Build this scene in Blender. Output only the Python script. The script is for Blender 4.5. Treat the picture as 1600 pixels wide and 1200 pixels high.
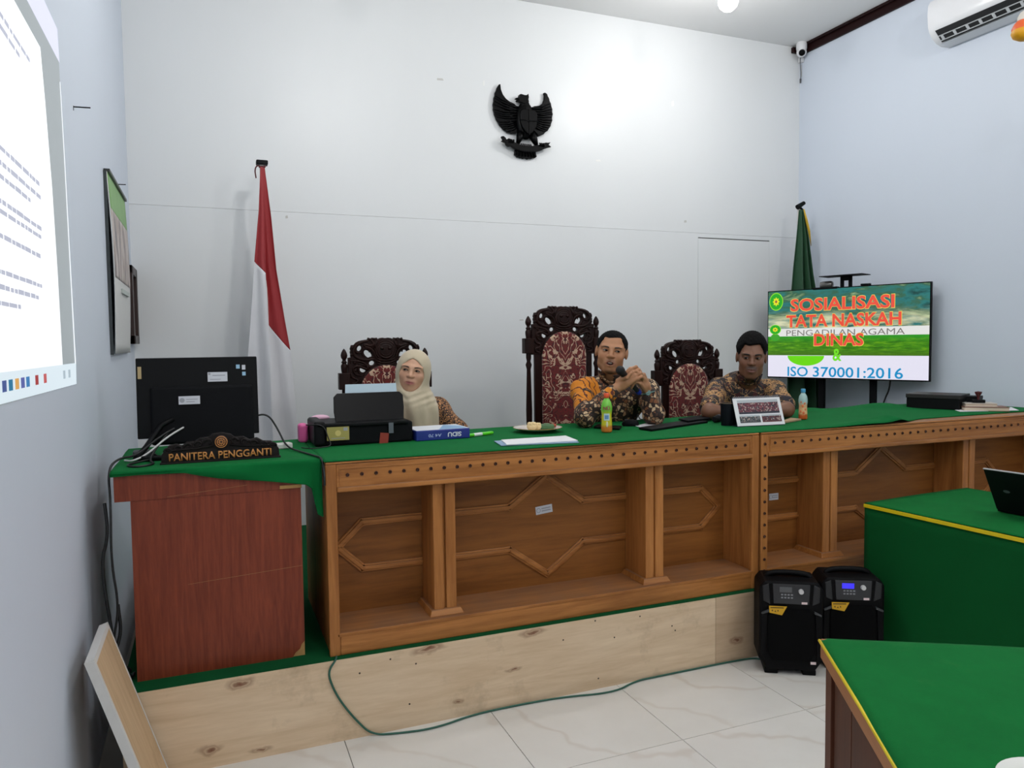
import bpy, bmesh, math, random
import numpy as np
from mathutils import Vector, Matrix, Euler

for _o in list(bpy.data.objects):
    bpy.data.objects.remove(_o)
SC = bpy.context.scene
COL = SC.collection
random.seed(7)
PI = math.pi

# ------------------------------------------------------------------ camera
FPX, YAW, PITCH, ROLL, CAMH = 1179.5, 0.381, 0.0547, -0.0118, 1.566
def _axes():
    cy, sy = math.cos(YAW), math.sin(YAW)
    f = Vector((sy*math.cos(PITCH), cy*math.cos(PITCH), -math.sin(PITCH)))
    r = Vector((cy, -sy, 0)); u = r.cross(f)
    c, s = math.cos(ROLL), math.sin(ROLL)
    return c*r + s*u, -s*r + c*u, f
AR, AU, AF = _axes()
CAMP = Vector((0, 0, CAMH))
cam_d = bpy.data.cameras.new('camera')
cam_d.sensor_fit = 'HORIZONTAL'; cam_d.sensor_width = 36.0
cam_d.lens = 36.0*FPX/1600.0
cam_d.clip_start = 0.05; cam_d.clip_end = 100
cam = bpy.data.objects.new('camera', cam_d); COL.objects.link(cam)
_m = Matrix((AR, AU, -AF)).transposed().to_4x4(); _m.translation = CAMP
cam.matrix_world = _m
SC.camera = cam

# a photo pixel (1600x1200 frame) gives a ray; a known plane gives the distance
def ray(x, y): return AF + AR*((x-800)/FPX) - AU*((y-600)/FPX)
def aty(x, y, Y): d = ray(x, y); return CAMP + d*(Y/d.y)
def atx(x, y, X): d = ray(x, y); return CAMP + d*(X/d.x)
def atz(x, y, Z): d = ray(x, y); return CAMP + d*((Z-CAMH)/d.z)

# ------------------------------------------------------------------ world, exposure, lights
SC.view_settings.view_transform = 'Standard'
SC.view_settings.look = 'None'
SC.view_settings.gamma = 1.0
SC.view_settings.use_curve_mapping = False
SC.view_settings.exposure = 0.0
SC.cycles.use_denoising = True
SC.cycles.max_bounces = 8
SC.cycles.diffuse_bounces = 5
SC.cycles.glossy_bounces = 3
SC.cycles.transmission_bounces = 6
SC.cycles.sample_clamp_indirect = 6.0
SC.cycles.caustics_reflective = False
SC.cycles.caustics_refractive = False
W = bpy.data.worlds.new('sky'); SC.world = W; W.use_nodes = True
W.node_tree.nodes['Background'].inputs[0].default_value = (0.75, 0.86, 1.0, 1)
W.node_tree.nodes['Background'].inputs[1].default_value = 1.0

# room extents (metres): x along the back wall, y into the room, z up
WL, WR, YB, ZC, YR = -0.434, 4.864, 5.30, 4.10, -3.6
ZP = 0.33          # platform top
ZD = 1.11          # desk top
YD = 2.987         # desk front face
YP = 2.953         # platform front face

def area_light(name, loc, rot, sx, sy, power, col):
    d = bpy.data.lights.new(name, 'AREA'); d.shape = 'RECTANGLE'
    d.size = sx; d.size_y = sy; d.energy = power; d.color = col
    o = bpy.data.objects.new(name, d); COL.objects.link(o)
    o.location = loc; o.rotation_euler = rot
    return o
# area lights added as daylight fill just inside the unseen rear windows
DAY = (0.90, 0.95, 1.0)
area_light('window_daylight', (0.95, YR+0.06, 1.75), (PI/2, 0, PI), 1.5, 1.5, 26, DAY)
area_light('window_daylight', (3.45, YR+0.06, 1.75), (PI/2, 0, PI), 1.5, 1.5, 26, DAY)
LAMPS = [  # x, y, z of each ceiling bulb, watts
    (3.25, 4.20, 3.80, 29),
    (1.00, 3.35, 3.80, 39),
    (3.25, 1.10, 3.80, 46),  # from here down: unseen bulbs added for fill light
    (1.00, 0.30, 3.80, 40),
    (3.25, -1.90, 3.80, 30),
    (1.00, -2.20, 3.80, 26),
]

# ------------------------------------------------------------------ object helpers
def tag(o, label=None, cat=None, group=None, kind=None):
    if label: o['label'] = label
    if cat: o['category'] = cat
    if group: o['group'] = group
    if kind: o['kind'] = kind
    return o
def thing(name, label, cat, loc=(0, 0, 0), rotz=0.0, group=None):
    o = bpy.data.objects.new(name, None); COL.objects.link(o)
    o.empty_display_size = 0.05
    o.location = loc; o.rotation_euler = (0, 0, rotz)
    return tag(o, label, cat, group)
def obj_from_mesh(name, me, mat=None, parent=None, smooth=None):
    o = bpy.data.objects.new(name, me); COL.objects.link(o)
    if mat is not None:
        me.materials.clear(); me.materials.append(mat)
    if parent is not None: o.parent = parent
    if smooth is not None: shade(me, smooth)
    return o
def shade(me, ang=40):
    if ang is None: return
    for p in me.polygons: p.use_smooth = True
    if ang < 180:
        me.set_sharp_from_angle(angle=math.radians(ang))
def copy_tree(o, parent=None):
    c = o.copy(); COL.objects.link(c)
    if parent is not None: c.parent = parent
    for ch in list(o.children): copy_tree(ch, c)
    return c
def frame_from(z, up=(0, 0, 1)):
    z = Vector(z).normalized(); up = Vector(up)
    x = up.cross(z)
    if x.length < 1e-5: x = Vector((1, 0, 0)).cross(z)
    x.normalize(); y = z.cross(x)
    return Matrix((x, y, z)).transposed()

class MB:
    """collects shapes into one mesh"""
    def __init__(s): s.v = []; s.f = []
    def add(s, vs, fs, M=None):
        n = len(s.v)
        s.v += [tuple(M @ Vector(v)) for v in vs] if M is not None else [tuple(v) for v in vs]
        s.f += [tuple(i+n for i in f) for f in fs]
        return s
    def box(s, c, d, M=None, taper=1.0):
        x, y, z = d[0]/2, d[1]/2, d[2]/2; t = taper
        vs = [(-x,-y,-z),(x,-y,-z),(x,y,-z),(-x,y,-z),(-x*t,-y*t,z),(x*t,-y*t,z),(x*t,y*t,z),(-x*t,y*t,z)]
        fs = [(0,3,2,1),(4,5,6,7),(0,1,5,4),(1,2,6,5),(2,3,7,6),(3,0,4,7)]
        T = Matrix.Translation(Vector(c)) @ (M.to_4x4() if M is not None else Matrix.Identity(4))
        return s.add(vs, fs, T)
    def b2(s, lo, hi):
        return s.box([(a+b)/2 for a, b in zip(lo, hi)], [b-a for a, b in zip(lo, hi)])
    def tube(s, pts, r, n=10, closed=False, cap=True, flat=None, up=(0, 0, 1)):
        pts = [Vector(p) for p in pts]; m = len(pts)
        rs = r if isinstance(r, (list, tuple)) else [r]*m
        vs = []; fs = []; prev = None
        for i, p in enumerate(pts):
            a = pts[(i-1) % m] if (closed or i > 0) else pts[0]
            b = pts[(i+1) % m] if (closed or i < m-1) else pts[-1]
            t = (b-a)
            if t.length < 1e-9: t = Vector((0, 0, 1))
            t.normalize()
            if prev is None:
                u = Vector(up)
                if abs(u.dot(t)) > 0.95: u = Vector((1, 0, 0)) if abs(t.x) < .9 else Vector((0, 1, 0))
                x = u - t*u.dot(t); x.normalize()
            else:
                x = prev - t*prev.dot(t)
                if x.length < 1e-6: x = t.orthogonal()
                x.normalize()
            prev = x; y = t.cross(x)
            fx = flat if flat else 1.0
            for k in range(n):
                a2 = 2*PI*k/n
                vs.append(p + x*math.cos(a2)*rs[i]*fx + y*math.sin(a2)*rs[i])
        segs = m if closed else m-1
        for i in range(segs):
            for k in range(n):
                j = (i+1) % m
                fs.append((i*n+k, i*n+(k+1) % n, j*n+(k+1) % n, j*n+k))
        if cap and not closed:
            fs.append(tuple(range(n-1, -1, -1))); fs.append(tuple((m-1)*n+k for k in range(n)))
        return s.add(vs, fs)
    def cyl(s, a, b, r, r2=None, n=16): return s.tube([a, b], [r, r if r2 is None else r2], n)
    def lathe(s, prof, c=(0, 0, 0), n=24, M=None, sx=1.0, sy=1.0):
        vs = []; fs = []; m = len(prof)
        for r, z in prof:
            for k in range(n):
                a = 2*PI*k/n; vs.append((r*math.cos(a)*sx, r*math.sin(a)*sy, z))
        for i in range(m-1):
            for k in range(n): fs.append((i*n+k, i*n+(k+1) % n, (i+1)*n+(k+1) % n, (i+1)*n+k))
        if prof[0][0] > 1e-6: fs.append(tuple(range(n-1, -1, -1)))
        if prof[-1][0] > 1e-6: fs.append(tuple((m-1)*n+k for k in range(n)))
        T = Matrix.Translation(Vector(c)) @ (M.to_4x4() if M is not None else Matrix.Identity(4))
        return s.add(vs, fs, T)
    def ell(s, c, r, M=None, nu=16, nv=10):
        vs = []; fs = []
        for j in range(nv+1):
            th = PI*j/nv
            for k in range(nu):
                ph = 2*PI*k/nu
                vs.append((r[0]*math.sin(th)*math.cos(ph), r[1]*math.sin(th)*math.sin(ph), -r[2]*math.cos(th)))
        for j in range(nv):
            for k in range(nu): fs.append((j*nu+k, j*nu+(k+1) % nu, (j+1)*nu+(k+1) % nu, (j+1)*nu+k))
        T = Matrix.Translation(Vector(c)) @ (M.to_4x4() if M is not None else Matrix.Identity(4))
        return s.add(vs, fs, T)
    def prism(s, poly, a, b, M=None):
        """poly = (x, z) outline, extruded from y=a to y=b"""
        n = len(poly)
        ar = sum(poly[i][0]*poly[(i+1) % n][1]-poly[(i+1) % n][0]*poly[i][1] for i in range(n))
        if ar < 0: poly = poly[::-1]
        vs = [(x, a, z) for x, z in poly] + [(x, b, z) for x, z in poly]
        fs = [tuple(range(n)), tuple(range(2*n-1, n-1, -1))]
        for i in range(n):
            j = (i+1) % n; fs.append((i, n+i, n+j, j))
        return s.add(vs, fs, M)
    def grid(s, fn, nu, nv, flip=False):
        vs = [fn(i/nu, j/nv) for j in range(nv+1) for i in range(nu+1)]; fs = []
        for j in range(nv):
            for i in range(nu):
                q = (j*(nu+1)+i, j*(nu+1)+i+1, (j+1)*(nu+1)+i+1, (j+1)*(nu+1)+i)
                fs.append(q[::-1] if flip else q)
        return s.add(vs, fs)
    def mesh(s, name='mesh'):
        me = bpy.data.meshes.new(name); me.from_pydata(s.v, [], s.f); me.validate(); me.update()
        return me
    def build(s, name, mat=None, parent=None, smooth=40, bevel=0, seg=2, solid=0):
        me = s.mesh(name)
        o = obj_from_mesh(name, me, mat, parent, smooth)
        if solid:
            m = o.modifiers.new('thickness', 'SOLIDIFY'); m.thickness = solid; m.offset = -1
        if bevel:
            m = o.modifiers.new('edges', 'BEVEL'); m.width = bevel; m.segments = seg
            m.limit_method = 'ANGLE'; m.angle_limit = math.radians(35); m.harden_normals = False
        return o

def curve_mesh(loops, extrude=0.01, bevel=0.0, res=2, smooth_pts=False):
    """flat shape (x, y loops, even-odd holes) thickened along local z"""
    cu = bpy.data.curves.new('c', 'CURVE'); cu.dimensions = '2D'; cu.fill_mode = 'BOTH'
    cu.extrude = extrude; cu.bevel_depth = bevel; cu.bevel_resolution = res
    for lp in loops:
        sp = cu.splines.new('POLY'); sp.points.add(len(lp)-1)
        for p, q in zip(sp.points, lp): p.co = (q[0], q[1], 0, 1)
        sp.use_cyclic_u = True
    o = bpy.data.objects.new('c', cu); COL.objects.link(o)
    dg = bpy.context.evaluated_depsgraph_get()
    me = bpy.data.meshes.new_from_object(o.evaluated_get(dg))
    bpy.data.objects.remove(o); bpy.data.curves.remove(cu)
    return me
def chaikin(p, it=2, closed=True):
    for _ in range(it):
        q = []; n = len(p)
        for i in range(n if closed else n-1):
            a = p[i]; b = p[(i+1) % n]
            q.append(tuple(.75*x+.25*y for x, y in zip(a, b))); q.append(tuple(.25*x+.75*y for x, y in zip(a, b)))
        if not closed: q = [p[0]] + q + [p[-1]]
        p = q
    return p
def ellipse(cx, cy, rx, ry, rot=0, n=20):
    c, s = math.cos(rot), math.sin(rot)
    return [(cx+rx*math.cos(2*PI*k/n)*c-ry*math.sin(2*PI*k/n)*s, cy+rx*math.cos(2*PI*k/n)*s+ry*math.sin(2*PI*k/n)*c) for k in range(n)]
XZ = Matrix(((1,0,0,0),(0,0,-1,0),(0,1,0,0),(0,0,0,1)))   # flat shape stood upright, facing -y

def text_mesh(txt, w, h, depth=0.0, bold=0.0, cx=True):
    """lettering fitted to a width and cap height, lying in x/y, centred"""
    cu = bpy.data.curves.new('t', 'FONT'); cu.body = txt; cu.size = 1.0
    cu.offset = bold; cu.resolution_u = 3; cu.extrude = 0.0
    o = bpy.data.objects.new('t', cu); COL.objects.link(o)
    dg = bpy.context.evaluated_depsgraph_get()
    me = bpy.data.meshes.new_from_object(o.evaluated_get(dg))
    bpy.data.objects.remove(o); bpy.data.curves.remove(cu)
    co = np.array([v.co[:] for v in me.vertices])
    lo, hi = co.min(0), co.max(0)
    sx = w/(hi[0]-lo[0]); sy = h/(hi[1]-lo[1])
    for v in me.vertices:
        v.co = ((v.co.x-(lo[0]+hi[0])/2)*sx, (v.co.y-(lo[1]+hi[1])/2)*sy, 0)
    if depth:
        bm = bmesh.new(); bm.from_mesh(me)
        r = bmesh.ops.extrude_face_region(bm, geom=bm.faces[:])
        bmesh.ops.translate(bm, vec=(0, 0, depth), verts=[g for g in r['geom'] if isinstance(g, bmesh.types.BMVert)])
        bmesh.ops.recalc_face_normals(bm, faces=bm.faces[:])
        bm.to_mesh(me); bm.free()
    return me
def place(me, M):
    me.transform(M); me.update(); return me

# ------------------------------------------------------------------ materials
def lin(r, g, b):
    f = lambda c: c/12.92 if c <= .04045 else ((c+.055)/1.055)**2.4
    return (f(r/255), f(g/255), f(b/255), 1)
class NT:
    def __init__(s, name):
        s.m = bpy.data.materials.new(name); s.m.use_nodes = True
        s.t = s.m.node_tree; s.p = s.t.nodes['Principled BSDF']
    def n(s, typ, ins=None, **kw):
        nd = s.t.nodes.new('ShaderNode'+typ)
        for k, v in kw.items(): setattr(nd, k, v)
        for k, v in (ins or {}).items(): s.set(nd, k, v)
        return nd
    def set(s, nd, k, v):
        i = nd.inputs[k]
        if hasattr(v, 'is_output') : s.t.links.new(v, i)
        elif hasattr(v, 'outputs'): s.t.links.new(v.outputs[0], i)
        else:
            try: i.default_value = v
            except Exception: i.default_value = v[:3] if len(v) == 4 else tuple(v)+(1,)
    def P(s, **kw):
        for k, v in kw.items(): s.set(s.p, k.replace('_', ' '), v)
        return s
    def math(s, op, a, b=0.0, c=None):
        d = {0: a, 1: b}
        if c is not None: d[2] = c
        return s.n('Math', d, operation=op).outputs[0]
    def mix(s, f, a, b, blend='MIX'):
        nd = s.n('Mix', data_type='RGBA', blend_type=blend)
        s.set(nd, 0, f); s.set(nd, 6, a); s.set(nd, 7, b)
        return nd.outputs[2]
    def ramp(s, f, stops, interp='LINEAR'):
        nd = s.n('ValToRGB'); cr = nd.color_ramp; cr.interpolation = interp
        while len(cr.elements) < len(stops): cr.elements.new(0.5)
        for e, (p, c) in zip(cr.elements, stops):
            e.position = p; e.color = c if len(c) == 4 else tuple(c)+(1,)
        s.set(nd, 0, f); return nd.outputs[0]
    def coord(s, which='Object', scale=(1, 1, 1), loc=(0, 0, 0), rot=(0, 0, 0)):
        tc = s.n('TexCoord'); mp = s.n('Mapping')
        s.t.links.new(tc.outputs[which], mp.inputs[0])
        mp.inputs['Location'].default_value = loc; mp.inputs['Scale'].default_value = scale; mp.inputs['Rotation'].default_value = rot
        return mp.outputs[0]
    def noise(s, v, scale=5, detail=4, rough=.5, dist=0.0):
        return s.n('TexNoise', {'Vector': v, 'Scale': scale, 'Detail': detail, 'Roughness': rough, 'Distortion': dist}).outputs[0]
    def bump(s, h, strength=.3, dist=.01):
        b = s.n('Bump', {'Height': h, 'Strength': strength, 'Distance': dist}); s.set(s.p, 'Normal', b.outputs[0]); return s
MATS = {}
def M(name, col, rough=.5, metal=0.0, var=0.0, vscale=8, bump=0.0, bscale=60, emit=None, es=1.0, spec=.5, coat=0.0, alpha=None, trans=0.0):
    if name in MATS: return MATS[name]
    t = NT(name); c = lin(*col)
    t.P(Roughness=rough, Metallic=metal)
    t.set(t.p, 'Specular IOR Level', spec)
    if coat: t.set(t.p, 'Coat Weight', coat)
    if trans: t.set(t.p, 'Transmission Weight', trans)
    if var:
        f = t.noise(t.coord(), vscale, 5)
        a = tuple(min(1, x*(1-var)) for x in c[:3])+(1,); b = tuple(min(1, x*(1+var)) for x in c[:3])+(1,)
        t.set(t.p, 'Base Color', t.mix(f, a, b))
    else: t.set(t.p, 'Base Color', c)
    if bump: t.bump(t.noise(t.coord(), bscale, 3), bump, .004)
    if emit is not None:
        t.set(t.p, 'Emission Color', lin(*emit)); t.set(t.p, 'Emission Strength', es)
    MATS[name] = t.m
    return t.m
def wood(name, dark, light, axis='x', scale=3.0, rough=.45, stretch=14, bump=.08, dust=None, spec=.3):
    """grain running along one object axis"""
    if name in MATS: return MATS[name]
    t = NT(name)
    sc = {'x': (1, stretch, stretch), 'y': (stretch, 1, stretch), 'z': (stretch, stretch, 1)}[axis]
    rnd = t.n('ObjectInfo').outputs['Random']
    tc = t.n('TexCoord'); mp = t.n('Mapping'); t.t.links.new(tc.outputs['Object'], mp.inputs[0])
    mp.inputs['Scale'].default_value = sc
    cmb = t.n('CombineXYZ', {0: t.math('MULTIPLY', rnd, 7.0), 1: t.math('MULTIPLY', rnd, 13.0), 2: t.math('MULTIPLY', rnd, 5.0)})
    t.t.links.new(cmb.outputs[0], mp.inputs['Location'])
    v = mp.outputs[0]
    n1 = t.noise(v, scale*.35, 3, .5, 1.2); n2 = t.noise(v, scale*2.2, 5, .65, .4)
    f = t.math('ADD', t.math('MULTIPLY', n1, .65), t.math('MULTIPLY', n2, .35))
    col = t.ramp(f, [(.28, lin(*dark)), (.5, tuple((a+b)/2 for a, b in zip(lin(*dark), lin(*light)))), (.72, lin(*light))])
    if dust:
        geo = t.n('NewGeometry'); sep = t.n('SeparateXYZ', {0: geo.outputs['Normal']})
        up = t.math('MULTIPLY', t.math('GREATER_THAN', sep.outputs[2], .7), t.math('MULTIPLY', t.noise(t.coord(), 9, 4), .75))
        col = t.mix(up, col, lin(*dust))
    t.P(Base_Color=col, Roughness=rough); t.set(t.p, 'Specular IOR Level', spec)
    t.bump(n2, bump, .002)
    MATS[name] = t.m
    return t.m
# ------------------------------------------------------------------ surfaces of the room
def paint(name, col, rough=.55, var=.05, streak=False):
    t = NT(name); c = lin(*col)
    f = t.noise(t.coord(scale=(1, 1, .35) if streak else (1, 1, 1)), 1.3, 5, .6)
    a = tuple(x*(1-var) for x in c[:3])+(1,); b = tuple(min(1, x*(1+var)) for x in c[:3])+(1,)
    g = t.noise(t.coord(), 30, 3)
    t.P(Base_Color=t.mix(f, a, b), Roughness=rough)
    t.bump(g, .06, .003)
    return t.m
MAT_WHITE = paint('white_wall_paint', (223, 225, 226), .42, .03, True)
MAT_BLUE = paint('pale_blue_wall_paint', (206, 214, 226), .5, .03, True)
MAT_CEIL = paint('ceiling_paint', (222, 222, 222), .7, .02)
M('grout', (150, 145, 138), .8)
M('gap_dark', (120, 118, 116), .9)
def marble():
    t = NT('marble_tile')
    rnd = t.n('ObjectInfo').outputs['Random']
    tc = t.n('TexCoord'); mp = t.n('Mapping'); t.t.links.new(tc.outputs['Object'], mp.inputs[0])
    cmb = t.n('CombineXYZ', {0: t.math('MULTIPLY', rnd, 11.0), 1: t.math('MULTIPLY', rnd, 23.0), 2: t.math('MULTIPLY', rnd, 7.0)})
    t.t.links.new(cmb.outputs[0], mp.inputs['Location'])
    v = mp.outputs[0]
    w = t.n('TexWave', {'Vector': v, 'Scale': 1.1, 'Distortion': 9.0, 'Detail': 4.0, 'Detail Scale': 1.2}, wave_type='BANDS', bands_direction='DIAGONAL').outputs['Fac']
    vein = t.ramp(w, [(0.0, (.7, .7, .7)), (.03, (0.15, 0.15, 0.15)), (.08, (0, 0, 0))])
    cl = t.noise(v, 3.5, 5, .6)
    col = t.mix(cl, lin(216, 213, 206), lin(232, 230, 225))
    col = t.mix(t.math('MULTIPLY', vein, t.math('MULTIPLY', t.noise(v, 2.0, 2), .65)), col, lin(186, 168, 150))
    t.P(Base_Color=col, Roughness=.16)
    return t.m
MAT_MARBLE = marble()
def plywood(name, knots, col=((200, 172, 138), (226, 203, 172)), axis='x'):
    t = NT(name)
    sc = (1, 9, 9) if axis == 'x' else (9, 9, 1)
    v = t.coord(scale=sc)
    n1 = t.noise(v, 1.3, 4, .6, 1.5); n2 = t.noise(v, 7, 5, .6, .3)
    f = t.math('ADD', t.math('MULTIPLY', n1, .7), t.math('MULTIPLY', n2, .3))
    c = t.ramp(f, [(.3, lin(*col[0])), (.7, lin(*col[1]))])
    o = t.n('TexCoord').outputs['Object']
    wob = t.n('TexNoise', {'Vector': o, 'Scale': 14.0, 'Detail': 3.0})
    jit = t.n('VectorMath', {0: wob.outputs[1], 1: (.5, .5, .5)}, operation='SUBTRACT').outputs[0]
    jit = t.n('VectorMath', {0: jit}, operation='SCALE'); jit.inputs['Scale'].default_value = .05
    oj = t.n('VectorMath', {0: o, 1: jit.outputs[0]}, operation='ADD').outputs[0]
    for (k, sx, sz) in knots:                      # knots of the wood, each where the sheet has it
        d = t.n('VectorMath', {0: oj, 1: k}, operation='SUBTRACT').outputs[0]
        d = t.n('VectorMath', {0: d, 1: (1/sx, 1.0, 1/sz)}, operation='MULTIPLY').outputs[0]
        l = t.n('VectorMath', {0: d}, operation='LENGTH').outputs['Value']
        m = t.ramp(l, [(0.0, (.95,)*3), (.28, (.75,)*3), (.42, (.25,)*3), (.55, (.5,)*3), (1.0, (0,)*3)])
        c = t.mix(m, c, lin(108, 58, 30))
    grime = t.noise(t.coord(scale=(1, 1, 1)), 5, 5, .65)
    gm = t.ramp(grime, [(.56, (0, 0, 0)), (.75, (.45,)*3)])
    c = t.mix(gm, c, lin(140, 116, 88))
    t.P(Base_Color=c, Roughness=.62)
    t.bump(n2, .06, .002)
    return t.m
def felt(name, col, var=.16, fade=None):
    t = NT(name); c = lin(*col)
    f = t.noise(t.coord(), 6, 6, .65); g = t.noise(t.coord(), 420, 2)
    a = tuple(x*(1-var) for x in c[:3])+(1,); b = tuple(min(1, x*(1+var)) for x in c[:3])+(1,)
    col = t.mix(f, a, b)
    if fade:
        k = t.ramp(t.noise(t.coord(), 3.2, 6, .7), [(.58, (0, 0, 0)), (.78, (.30,)*3)])
        col = t.mix(k, col, lin(*fade))
    t.P(Base_Color=col, Roughness=.95)
    t.set(t.p, 'Specular IOR Level', .15)
    t.set(t.p, 'Sheen Weight', .06); t.set(t.p, 'Sheen Tint', lin(60, 170, 100))
    t.bump(g, .25, .002)
    return t.m
MAT_FELT = felt('green_felt', (6, 98, 46), .15)
MAT_CARPET = felt('green_carpet', (6, 78, 40), .25)
MAT_FELT_OLD = felt('worn_green_felt', (8, 98, 42), .24, (60, 112, 60))

# floor: screed with one object for each tile
fl = MB().b2((WL-.1, YR-.1, -.08), (WR+.1, YB+.1, -.009)).build('floor', MATS['grout']); tag(fl, 'white marble look tiled floor', None, kind='structure')
TS = .615
tile_me = None
ix0, ix1 = int(math.floor((WL-.45)/TS)), int(math.ceil((WR-.45)/TS))
iy0, iy1 = int(math.floor((YR-2.435)/TS)), 0
for i in range(ix0, ix1):
    for j in range(iy0, iy1+1):
        xa, xb = max(WL, .45+i*TS), min(WR, .45+(i+1)*TS)
        ya, yb = max(YR, 2.435+j*TS), min(2.962, 2.435+(j+1)*TS)
        if xb-xa < .02 or yb-ya < .02: continue
        full = abs(xb-xa-TS) < 1e-6 and abs(yb-ya-TS) < 1e-6
        g = .0015
        if full and tile_me is not None:
            o = obj_from_mesh('tile', tile_me, None, fl)
        else:
            o = MB().b2((-(xb-xa)/2+g, -(yb-ya)/2+g, -.009), ((xb-xa)/2-g, (yb-ya)/2-g, 0)).build('tile', MAT_MARBLE, fl, None)
            if full: tile_me = o.data
        o.location = ((xa+xb)/2, (ya+yb)/2, 0)

# raised platform under the bench, carpeted, plywood sheets on its riser
XPL = -0.33
pf = MB().b2((XPL, YP+.012, -.009), (WR, YB, ZP-.006)).build('platform', M('rough_timber', (120, 92, 60), .8)); tag(pf, 'low raised platform carrying the court bench', None, kind='structure')
MB().b2((XPL, YP+.004, ZP-.006), (WR, YB, ZP)).build('carpet', MAT_CARPET, pf)
def K(x, y): p = aty(x, y, YP); return (p.x, p.y, p.z)
ply_a = plywood('plywood_riser', [(K(376, 1068), .06, .022), (K(328, 1172), .06, .02), (K(408, 1170), .055, .016), (K(670, 1014), .09, .02), (K(832, 989), .07, .02), (K(803, 1046), .05, .014), (K(716, 1095), .03, .012)])
ply_b = plywood('plywood_riser_dull', [(K(1150, 1000), .05, .02)], ((178, 152, 122), (206, 180, 150)))
xj = 2.225
MB().b2((XPL, YP, 0), (xj-.001, YP+.012, ZP-.002)).build('plank', ply_a, pf, None)
MB().b2((xj+.001, YP, 0), (WR, YP+.012, ZP-.002)).build('plank', ply_b, pf, None)
nb = MB()
for (x, y) in [(610,1030),(640,1100),(735,1130),(820,1125),(880,1000),(930,970),(935,1060),(960,996),(1010,1090),(1050,978),(1055,985),(1090,1070),(562,1052),(650,1037),(1000,963),(1060,1080)]:
    p = aty(x, y, YP)
    if .01 < p.z < ZP-.01: nb.ell((p.x, YP, p.z), (.004, .002, .004), None, 6, 4)
tag(nb.build('nail_heads', M('nail', (70, 55, 45), .6), pf), kind='stuff')

# back wall: sheets with open joints, the hatch panel with a wider one
wb = MB().b2((WL-.1, YB+.012, -.05), (WR+.1, YB+.15, ZC+.05)).build('wall_back', MATS['gap_dark']); tag(wb, 'white panelled back wall', None, kind='structure')
zs = 2.458; hx0, hx1, hz = 3.808, 4.545, 2.424
def wpanel(x0, x1, z0, z1, g=.0008, h=None):
    a, b, c, d = (h or (g, g, g, g))
    MB().b2((x0+a, YB, z0+c), (x1-b, YB+.012, z1-d)).build('wall_panel', MAT_WHITE, wb, None)
wpanel(WL-.05, WR+.05, zs, ZC)
wpanel(WL-.05, hx0, ZP-.3, zs, h=(0, .0025, 0, .0006))
wpanel(hx0, hx1, ZP-.3, hz, h=(.0, .0, 0, .009))
wpanel(hx0, hx1, hz, zs, h=(-.0025, -.0015, 0, .0006))
wpanel(hx1, WR+.05, ZP-.3, zs, h=(.0015, 0, 0, .0006))
def wallp(x, y): p = aty(x, y, YB); return p
sm = M('tape_scrap', (238, 238, 236), .25); sg = M('putty_patch', (196, 194, 190), .7)
for (x, y, w, h, m) in [(688,124,9,3,sg),(756,130,2,8,sm),(892,148,5,4,sm),(935,251,8,3,sm),(1071,346,4,4,sg),(448,339,3,4,sg),(1051,162,5,9,sm),(815,500,6,2,sg)]:
    p = wallp(x, y); s = .0054
    MB().prism([(p.x-w*s/2, p.z-h*s/2), (p.x+w*s/2, p.z-h*s/3), (p.x+w*s/3, p.z+h*s/2), (p.x-w*s/2, p.z+h*s/3)], YB-.0015, YB+.001).build('tape_scrap', m, wb, None)

wl_ = MB().b2((WL-.15, YR-.1, -.05), (WL, YB+.012, ZC+.05)).build('wall_left', MAT_BLUE, None, None); tag(wl_, 'pale blue left wall', None, kind='structure')
wr_ = MB().b2((WR, YR-.1, -.05), (WR+.15, YB+.012, ZC+.05)).build('wall_right', MAT_BLUE, None, None); tag(wr_, 'pale blue right wall', None, kind='structure')
ce = MB().b2((WL-.15, YR-.1, ZC), (WR+.15, YB+.15, ZC+.12)).build('ceiling', MAT_CEIL, None, None); tag(ce, 'white ceiling', None, kind='structure')
t1 = MB().b2((WR-.022, YR, ZC-.075), (WR, YB-.002, ZC)).b2((WR-.05, YR, ZC-.02), (WR-.02, YB-.002, ZC)).b2((WR-.10, YB-.03, ZC-.06), (WR-.02, YB-.002, ZC-.012)).build('trim_1', wood('dark_trim_wood', (22, 8, 9), (38, 14, 14), 'y', 3, .5, spec=.15), None, None, .004)
tag(t1, 'dark brown wooden trim along the top of the right wall', None, kind='structure')
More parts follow.
